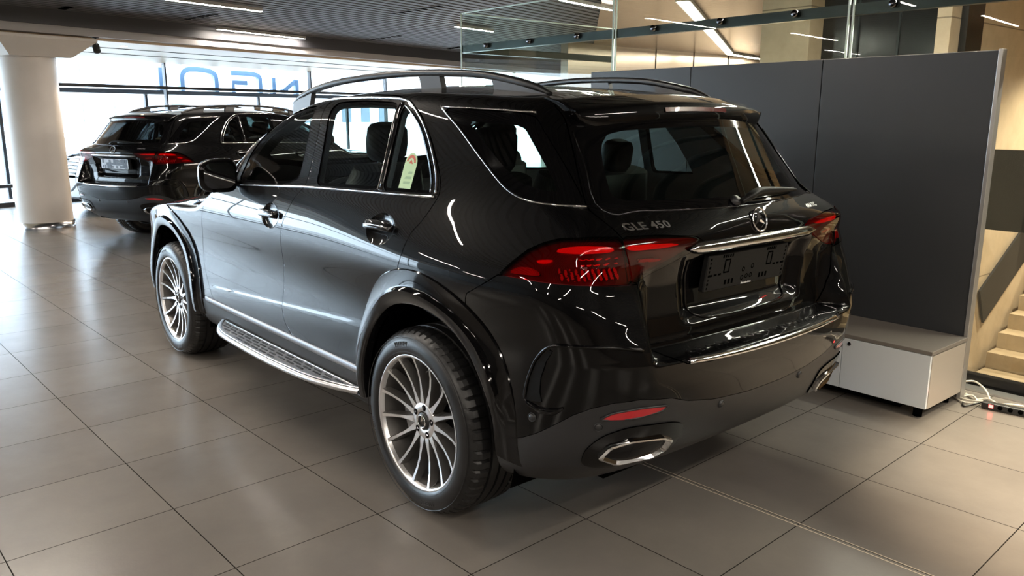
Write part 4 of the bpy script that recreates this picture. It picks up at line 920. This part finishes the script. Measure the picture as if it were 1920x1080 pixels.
# ------------------------------------------------------------------ ceiling light strips
LED = mat('led_strip', (1, 1, 1), .5, emit=(1.0, .90, .78), es=72.0)
def led(p, q, lab, z=CEIL - .05, w=.045, grp='ceiling light strips'):
    a, b = Vector((*p, z)), Vector((*q, z)); d = (b - a); L = d.length; d.normalize(); sd = Vector((-d.y, d.x, 0)) * (w / 2)
    r_ = empty('light_strip', tuple((a + b) / 2), 0, lab, 'ceiling light', grp); c = (a + b) / 2
    def loc(v): return tuple(v - c)
    m1 = MB(); m1.prism([loc(a - sd * 1.4), loc(b - sd * 1.4), loc(b + sd * 1.4), loc(a + sd * 1.4)], (0, 0, .045)); m1.build('strip_housing', mat('led_housing', (.5, .5, .5), .5), r_)
    m2 = MB(); m2.add([loc(a - sd + Vector((0, 0, -.003))), loc(b - sd + Vector((0, 0, -.003))), loc(b + sd + Vector((0, 0, -.003))), loc(a + sd + Vector((0, 0, -.003)))], [(3, 2, 1, 0)]); m2.build('diffuser', LED, r_, recalc=False)
led((7.75, -.72), (8.10, -2.05), 'white light strip in the slatted ceiling, top edge left of centre')
led((10.72, -2.45), (11.32, -4.25), 'white light strip close to the dark ceiling beam')
led((7.9, -5.1), (8.1, -6.0), 'light strip seen through the corner of the glass wall')
led((4.7, -4.3), (4.95, -5.45), 'light strip at the top of the picture behind the glass corner')
H_ = 'light strip of the hall ceiling behind or above the camera, seen in reflections'
for (x, y) in ((5.2, 1.2), (2.0, 4.4), (6.4, 8.2), (2.0, .9), (-.8, 4.4), (-3.6, 1.0), (-3.6, 4.4), (-6.4, 1.0), (-6.4, 4.4), (-.8, 8.2), (-3.6, 8.2), (2.0, 8.2), (-3.6, -1.6), (-6.4, -1.6), (5.0, 4.6)):
    led((x, y), (x + .18, y + 1.85) if y > 0 else (x + .1, y + 1.3), H_)
led((3.75, -5.4), (8.2, -12.7), 'long diagonal light line in the bronze ceiling behind the glass', z=CEIL - .065, w=.13, grp='lines of light in the bronze ceiling')
led((-3.9, -3.25), (.9, -3.25), 'long light line over the glass wall, seen as a reflection', z=CEIL - .065, w=.06, grp='lines of light in the bronze ceiling')
led((8.3, -12.8), (8.75, -14.7), 'short light line at the far end of the diagonal one', z=CEIL - .065, w=.12, grp='lines of light in the bronze ceiling')
# ------------------------------------------------------------------ glass wall beside the stairs
GW = glass('green_edged_glass', (.80, .88, .84), 1.5); GE = mat('glass_edge_green', (.70, .84, .78), .25); STL = mat('dark_steel_channel', (.045, .05, .05), .35, .6)
YG = -2.62
gw = empty('glass_wall', (0, YG, 0), 0, 'tall frameless glass wall with a dark steel band, behind the grey partition', 'glass wall')
def pane(x0, x1, z0, z1, y=YG, ax=0):
    mb = MB(); e = MB()
    if ax == 0:
        mb.add([(x0, 0, z0), (x1, 0, z0), (x1, 0, z1), (x0, 0, z1)], [(0, 1, 2, 3)])
        for a, b_, c, d in ((x0, x0 + .012, z0, z1), (x1 - .012, x1, z0, z1), (x0, x1, z1 - .010, z1)): e.box(((a + b_) / 2, 0, (c + d) / 2), (b_ - a, .012, d - c))
    else:
        mb.add([(ax, x0, z0), (ax, x1, z0), (ax, x1, z1), (ax, x0, z1)], [(0, 1, 2, 3)])
        for a, b_, c, d in ((x1 - .012, x1, z0, z1), (x0, x0 + .012, z0, z1), (x0, x1, z1 - .010, z1)): e.box((ax, (a + b_) / 2, (c + d) / 2), (.012, b_ - a, d - c))
    o = mb.build('glass_pane', GW, gw, recalc=False); e.build('pane_edge', GE, o)
pane(2.27, 4.44, .06, 2.68); pane(.17, 2.25, .06, 3.02); pane(-1.95, .15, .06, 3.02); pane(-4.0, -1.97, .06, 3.02); pane(-4.6 + .0 - YG + YG - YG * 0, -2.62 - YG - .014, .06, 2.68, ax=4.44) if False else None
mb = MB(); mb.box((.22, -.03, 2.315), (8.44, .05, .072)); mb.build('steel_band', STL, gw)
mb = MB(); mb.box((.22, 0, .035), (8.44, .06, .07)); mb.build('base_channel', mat('black_base_channel', (.008, .008, .009), .15), gw)
for x in (3.995, 3.344, 2.698, 1.819, 1.177, .561, -.12, -.8, -1.5):
    mb = MB(); mb.lathe([(0, .03), (.020, .03), (.024, .026), (.024, -.002)], origin=(x, .005, 2.325), n=24); mb.build('round_fixing', DCHR, gw)
gr_ = empty('glass_return', (4.44, YG - .05, 0), 0, 'glass return at right angles to the glass wall, with its own steel band', 'glass wall')
mb = MB(); mb.add([(0, 0, .06), (0, -2.3, .06), (0, -2.3, 2.68), (0, 0, 2.68)], [(0, 1, 2, 3)]); o = mb.build('glass_pane', GW, gr_, recalc=False)
e = MB(); e.box((0, -1.15, 2.675), (.012, 2.3, .01)); e.box((0, -2.294, 1.37), (.012, .012, 2.6)); e.build('pane_edge', GE, o)
mb = MB(); mb.box((.03, -1.15, 2.315), (.05, 2.3, .072)); mb.build('steel_band', STL, gr_); mb = MB(); mb.box((0, -1.15, .03), (.05, 2.3, .06)); mb.build('base_channel', STL, gr_)
tag(wall('trim_40', -4.0, 4.5, -2.56, -2.47, 0, .012, ALU), kind='structure')
# ------------------------------------------------------------------ grey partition and low cabinet
PGM = mat('anthracite_panel', (.045, .047, .050), .36)
pa = empty('display_partition', (0, -2.245, 0), 0, 'free-standing charcoal partition of three panels with a pale metal edge, beside the car', 'partition')
for k, (x0, x1) in enumerate(((-.898, .108), (.114, 1.132), (1.138, 2.14))):
    mb = MB(); mb.box(((x0 + x1) / 2, 0, 1.0), (x1 - x0, .04, 1.955)); mb.build('panel', PGM, pa, bevel=.0015)
PE = mat('pale_aluminium_edge', (.55, .53, .50), .34, .7)
mb = MB(); mb.box((-.909, -.005, 1.0), (.022, .060, 1.97)); mb.build('edge_profile', PE, pa, bevel=.002)
mb = MB(); mb.box((.62, -.045, 1.0), (3.04, .05, 1.965)); mb.build('back_panel', mat('beige_back_panel', (.55, .47, .38), .5), pa)
mb = MB(); mb.box((-.80, -.02, .011), (.10, .30, .02)); mb.box((2.0, -.02, .011), (.10, .30, .02)); mb.build('foot_plate', ALU, pa)
LAC = mat('pale_grey_lacquer', (.80, .84, .86), .28, 0, .3); BEI = mat('beige_cabinet_side', (.42, .37, .31), .45)
ca = empty('low_cabinet', (0, 0, 0), 0, 'low pale grey cabinet with a lock and a beige end, against the partition', 'cabinet')
mb = MB(); mb.box((.08, -1.99, .21), (2.0, .44, .30)); mb.build('carcass', BEI, ca, bevel=.002)
mb = MB(); mb.box((.08, -1.985, .378), (2.006, .47, .022)); mb.build('cabinet_top', mat('cabinet_top_taupe', (.22, .195, .17), .42), ca, bevel=.002)
for k in range(4):
    x0 = -.92 + k * .50; mb = MB(); mb.box((x0 + .25, -1.757, .2135), (.496, .018, .303)); dd = mb.build('cabinet_door', LAC, ca, bevel=.0015)
    if k % 2 == 0:
        q = MB(); q.lathe([(0, .004), (.009, .004), (.011, .002), (.0115, 0)], origin=(x0 + .46, -1.748, .335), n=24); q.build('cabinet_lock', DCHR, dd)
for x in (-.86, 1.02):
    for y in (-1.80, -2.15): mb = MB(); mb.lathe([(0, 0), (.024, 0), (.024, .062), (0, .062)], origin=(x, y, 0), ax='z', n=24); mb.build('cabinet_foot', VOID, ca)
mb = MB(); mb.box((.08, -1.79, .045), (1.7, .03, .03)); mb.build('plinth_rail', VOID, ca)
# power strip and its leads
ps = empty('power_strip', (-1.22, -2.235, 0), math.radians(8), 'black power strip with a glowing red switch on the floor', 'power strip')
mb = MB(); mb.box((0, 0, .024), (.36, .050, .036)); mb.build('strip_body', mat('power_strip_black', (.012, .012, .013), .4), ps, bevel=.006)
mb = MB(); mb.box((.130, .0262, .026), (.022, .003, .018)); mb.build('red_switch', mat('red_switch_lit', (.8, .03, .03), .4, emit=(1, .06, .05), es=3.5), ps)
for k in range(5): mb = MB(); mb.lathe([(0, .0265), (.012, .0265), (.013, .0250)], origin=(.085 - k * .05, 0, .026), n=20); mb.build('socket', VOID, ps)
def cable(pts, r, m, lab):
    mb = MB(); mb.tube(crom(pts, 7), r, 8); tag(mb.build('cable', m), lab, 'cable', 'cables at the end of the partition')
CW = mat('white_cable', (.62, .58, .50), .45); CB = mat('black_cable', (.012, .012, .012), .4)
cable([(-.90, -2.36, .010), (-.98, -2.30, .010), (-1.02, -2.36, .012), (-1.10, -2.31, .012), (-1.16, -2.36, .014), (-1.36, -2.42, .010)], .006, CW, 'white cable looping along the foot of the glass wall')
cable([(-.86, -2.34, .075), (-.92, -2.40, .085), (-.99, -2.38, .060), (-1.05, -2.28, .052), (-1.07, -2.235, .050)], .0055, CW, 'white cable leaving the partition and entering the power strip')
cable([(-.945, -2.20, .008), (-.97, -2.14, .008), (-.99, -2.16, .010), (-1.03, -2.23, .024)], .006, CB, 'black cable curving from under the cabinet to the power strip')
cable([(-.86, -2.28, .008), (-.94, -2.20, .010), (-1.00, -2.25, .010), (-.95, -2.32, .022), (-.90, -2.27, .010), (-.97, -2.22, .022), (-1.04, -2.24, .030)], .005, CW, 'white cable coiled in a knot beside the power strip')
cable([(-1.33, -2.42, .008), (-1.36, -2.34, .07), (-1.40, -2.35, .11), (-1.46, -2.42, .05)], .006, CW, 'white cable rising in a loop at the right edge')
cable([(-1.02, -2.30, .008), (-1.2, -2.29, .008), (-1.5, -2.32, .008)], .011, CW, 'thick pale cable lying behind the power strip')
# ------------------------------------------------------------------ stairwell behind the glass
STN = mat('concrete_warm', (.46, .36, .25), .6)
def conc(m, c1, c2, joint=None):
    n, l, b = nodes(m); geo = n.new('ShaderNodeNewGeometry'); t = n.new('ShaderNodeTexNoise'); t.inputs['Scale'].default_value = 2.6; t.inputs['Detail'].default_value = 10; t.inputs['Roughness'].default_value = .65; l.new(geo.outputs['Position'], t.inputs['Vector'])
    r = n.new('ShaderNodeValToRGB'); r.color_ramp.elements[0].position = .32; r.color_ramp.elements[1].position = .72; r.color_ramp.elements[0].color = (*c1, 1); r.color_ramp.elements[1].color = (*c2, 1); l.new(t.outputs[0], r.inputs[0])
    out = r.outputs[0]
    if joint:
        sp = n.new('ShaderNodeSeparateXYZ'); l.new(geo.outputs['Position'], sp.inputs[0]); md = n.new('ShaderNodeMath'); md.operation = 'PINGPONG'; md.inputs[1].default_value = joint / 2; l.new(sp.outputs[2], md.inputs[0])
        ls = n.new('ShaderNodeMath'); ls.operation = 'LESS_THAN'; ls.inputs[1].default_value = .006; l.new(md.outputs[0], ls.inputs[0]); mc = n.new('ShaderNodeMix'); mc.data_type = 'RGBA'; mc.inputs[7].default_value = (c1[0] * .5, c1[1] * .5, c1[2] * .5, 1); l.new(ls.outputs[0], mc.inputs[0]); l.new(out, mc.inputs[6]); out = mc.outputs[2]
    l.new(out, b.inputs['Base Color']); v = n.new('ShaderNodeTexVoronoi'); v.inputs['Scale'].default_value = 1.4; l.new(geo.outputs['Position'], v.inputs['Vector'])
    bp = n.new('ShaderNodeBump'); bp.inputs['Strength'].default_value = .15; bp.inputs['Distance'].default_value = .01; l.new(t.outputs[0], bp.inputs['Height']); l.new(bp.outputs[0], b.inputs['Normal'])
conc(STN, (.46, .36, .25), (.62, .50, .36), 1.24)
STP = mat('concrete_step', (.42, .36, .28), .55); conc(STP, (.34, .26, .17), (.50, .39, .26))
wall('wall_stair_side', .50, .62, -16, -5.0, -3.2, 3.1, STN)
wall('wall_stair_side_low', .50, .62, -5.0, -2.95, -3.2, 0, STN)
wall('wall_stair_end', -3.6, .5, -12.3, -12.1, -3.2, 3.1, STN)
wall('floor_stairwell', -3.6, .5, -12.1, -2.72, -3.3, -3.2, STP)
wall('wall_stair_back', -3.7, -3.6, -12.3, -2.72, -3.3, -.2, STP)
wall('wall_stair_front', -3.6, .62, -2.74, -2.72, -3.2, -.2, STN)
def flight(name, lab, x0, x1, y0, z0, nst, run, rise, sign=-1, thick=.25):
    r_ = empty(name, ((x0 + x1) / 2, y0, z0), 0, lab, 'stairs'); 
    for k in range(nst):
        mb = MB(); mb.box((0, sign * (k + .5) * run, (k + 1) * rise - thick / 2), (x1 - x0, run + .002, thick)); mb.build('step', STP, r_)
    return r_
flight('stairs', 'lower flight of pale concrete steps rising away behind the glass', -1.9, .44, -5.9, -1.55, 12, .262, .172)
flight('stairs', 'upper flight of warm lit steps above the black landing edge', -1.9, .44, -8.4, .60, 12, .26, .158)
BLKP = mat('black_gloss_landing', (.002, .002, .002), .22, spec=.12)
lf = MB(); lf.box((-.80, -5.2, 1.00), (1.96, .10, .70)); tag(lf.build('landing_fascia', BLKP), 'glossy black panel along the landing edge at the right side', 'panel')
# dark diagonal stair rail fixed along the side wall
mb = MB(); P = [(.47, -6.43, -.33), (.47, -9.6, 1.40)]; mb.sweep(P, [(-.012, -.21), (.012, -.21), (.012, .21), (-.012, .21)], smooth=False); tag(mb.build('stair_rail_band', mat('dark_rail_band', (.014, .015, .018), .5, spec=.2)), 'dark band running diagonally up the concrete stair wall', 'stair rail')
# pier, dark cladding and bronze panels behind
PIE = mat('beige_stone_pier', (.52, .42, .28), .6); conc(PIE, (.44, .36, .25), (.60, .50, .36), .9)
wall('wall_pier', 1.84, 2.39, -5.5, -5.0, 0, 3.05, PIE)
DC = mat('dark_gloss_cladding', (.022, .023, .024), .15)
wall('wall_dark_cladding', .62, 1.84, -5.6, -5.25, 0, 3.05, DC)
for k, x in enumerate((1.05, 1.45)): wall('trim_%d' % (50 + k), x, x + .02, -5.25, -5.235, 0, 3.05, STL)
wall('trim_55', .44, .50, -5.55, -5.20, 0, 3.05, mat('black_column_cladding', (.012, .012, .012), .25))
BRZ = mat('bronze_panels', (.34, .26, .19), .22, .35)
wall('wall_bronze', 9.0, 9.2, -16, -8.6, 0, 3.05, BRZ)
for k, y in enumerate((-9.9, -11.2, -12.5, -13.8)): wall('trim_%d' % (60 + k), 8.985, 9.0, y - .008, y + .008, 0, 3.05, VOID)
mb = MB(); mb.prism([(-9, -2.5, CEIL - .015), (2.2, -2.5, CEIL - .015), (4.6, -4.9, CEIL - .015), (9.1, -9.4, CEIL - .015), (9.1, -16.5, CEIL - .015), (-9, -16.5, CEIL - .015)], (0, 0, .02)); tag(mb.build('ceiling_bronze', BRZ), kind='structure')
# rows of small dark slots in the slatted ceiling
for k, (n0, t0, n1, t1, lab) in enumerate(((9.61, 2.69, 9.3, 2.63, 'row of dark slots in the slatted ceiling above the column'), (9.24, 4.34, 8.4, 4.2, 'row of dark slots in the slatted ceiling above the distant SUV'), (9.4, 8.27, 8.34, 7.97, 'row of dark slots in the slatted ceiling near the dark beam'), (6.23, 5.57, 5.2, 5.31, 'row of dark slots in the slatted ceiling at the top of the picture'), (9.4, 10.7, 8.9, 10.42, 'row of dark slots in the slatted ceiling left of the glass wall'))):
    c0 = fac((n0 + n1) / 2, (t0 + t1) / 2, CEIL - .001); v_ = empty('ceiling_vent', tuple(c0), 0, lab, 'ceiling vent', 'slot rows in the slatted ceiling')
    for q in range(7):
        f_ = q / 6; c = fac(n0 + (n1 - n0) * f_, t0 + (t1 - t0) * f_, CEIL - .004) - c0; mb = MB(); mb.box(tuple(c), (.045, .09, .006), R=Rf); mb.build('slot', VOID, v_)
# soffit camera and downlights
sc_ = fac(10.06, 3.36, 2.735); cam_o = empty('ceiling_spotlight', tuple(sc_), 0, 'small dark spotlight hanging under the soffit right of the column', 'spotlight')
mb = MB(); mb.lathe([(0, 0), (.045, 0), (.045, -.012), (0, -.012)], ax='z', n=24); mb.lathe([(.014, -.01), (.014, -.10)], ax='z', n=12); mb.build('mount', DCHR, cam_o)
mb = MB(); R_ = Matrix.Rotation(math.radians(35), 3, 'Y'); mb.lathe([(0, .06), (.045, .06), (.05, .05), (.05, -.06), (.042, -.065), (0, -.065)], origin=(.01, 0, -.15), ax='z', R=R_, n=24); mb.build('lamp_head', SBLK, cam_o)
for k, t in enumerate((4.22, 7.9, 11.6)):
    d = empty('downlight', tuple(fac(10.8, t, 2.695)), 0, ('recessed downlight in the soffit, nearest the column', 'recessed downlight in the soffit above the distant SUV', 'recessed downlight in the soffit, farthest right')[k], 'downlight', 'downlights in the soffit'); mb = MB(); mb.lathe([(.05, .002), (.062, 0), (.062, .004)], ax='z', n=24); mb.build('ring', DCHR, d); mb = MB(); mb.lathe([(0, .003), (.05, .003)], ax='z', n=24); mb.build('lamp_face', mat('downlight_face', (1, .8, .55), .5, emit=(1, .72, .42), es=12), d)
    ld = bpy.data.lights.new('downlight_lamp', 'SPOT'); ld.energy = 60; ld.color = (1, .72, .42); ld.spot_size = 2.4; ld.shadow_soft_size = .05; lo_ = bpy.data.objects.new('downlight_lamp', ld); COL.objects.link(lo_); lo_.parent = d; lo_.location = (0, 0, -.02)
# warm lamps over the stairs and the cabinet corner
def warm(x, y, z, e, size=1.9, lab=''):
    d = empty('downlight', (x, y, z), 0, lab, 'downlight', 'warm downlights over the stairs'); mb = MB(); mb.lathe([(0, -.004), (.055, -.004), (.065, .0), (.065, .02)], ax='z', n=24); mb.build('ring', WHT, d)
    ld = bpy.data.lights.new('downlight_lamp', 'SPOT'); ld.energy = e; ld.color = (1, .82, .60); ld.spot_size = size; ld.spot_blend = .6; ld.shadow_soft_size = .06; lo_ = bpy.data.objects.new('downlight_lamp', ld); COL.objects.link(lo_); lo_.parent = d; lo_.location = (0, 0, -.02)
warm(-.9, -4.2, 3.0, 200, lab='warm ceiling downlight over the foot of the stairs'); warm(-.7, -7.2, 3.0, 260, lab='warm ceiling downlight over the middle of the stairs'); warm(-.7, -10.2, 3.0, 300, lab='warm ceiling downlight over the top of the stairs')
warm(1.9, -3.9, 3.0, 420, lab='warm ceiling downlight in front of the stone pier'); warm(4.2, -8.5, 3.0, 240, lab='warm ceiling downlight in the hall behind the glass')
warm(-2.4, -1.6, 2.98, 380, 1.1, 'warm ceiling downlight over the floor right of the car'); warm(-4.6, 1.2, 3.0, 120, 1.6, 'warm ceiling downlight behind the camera')
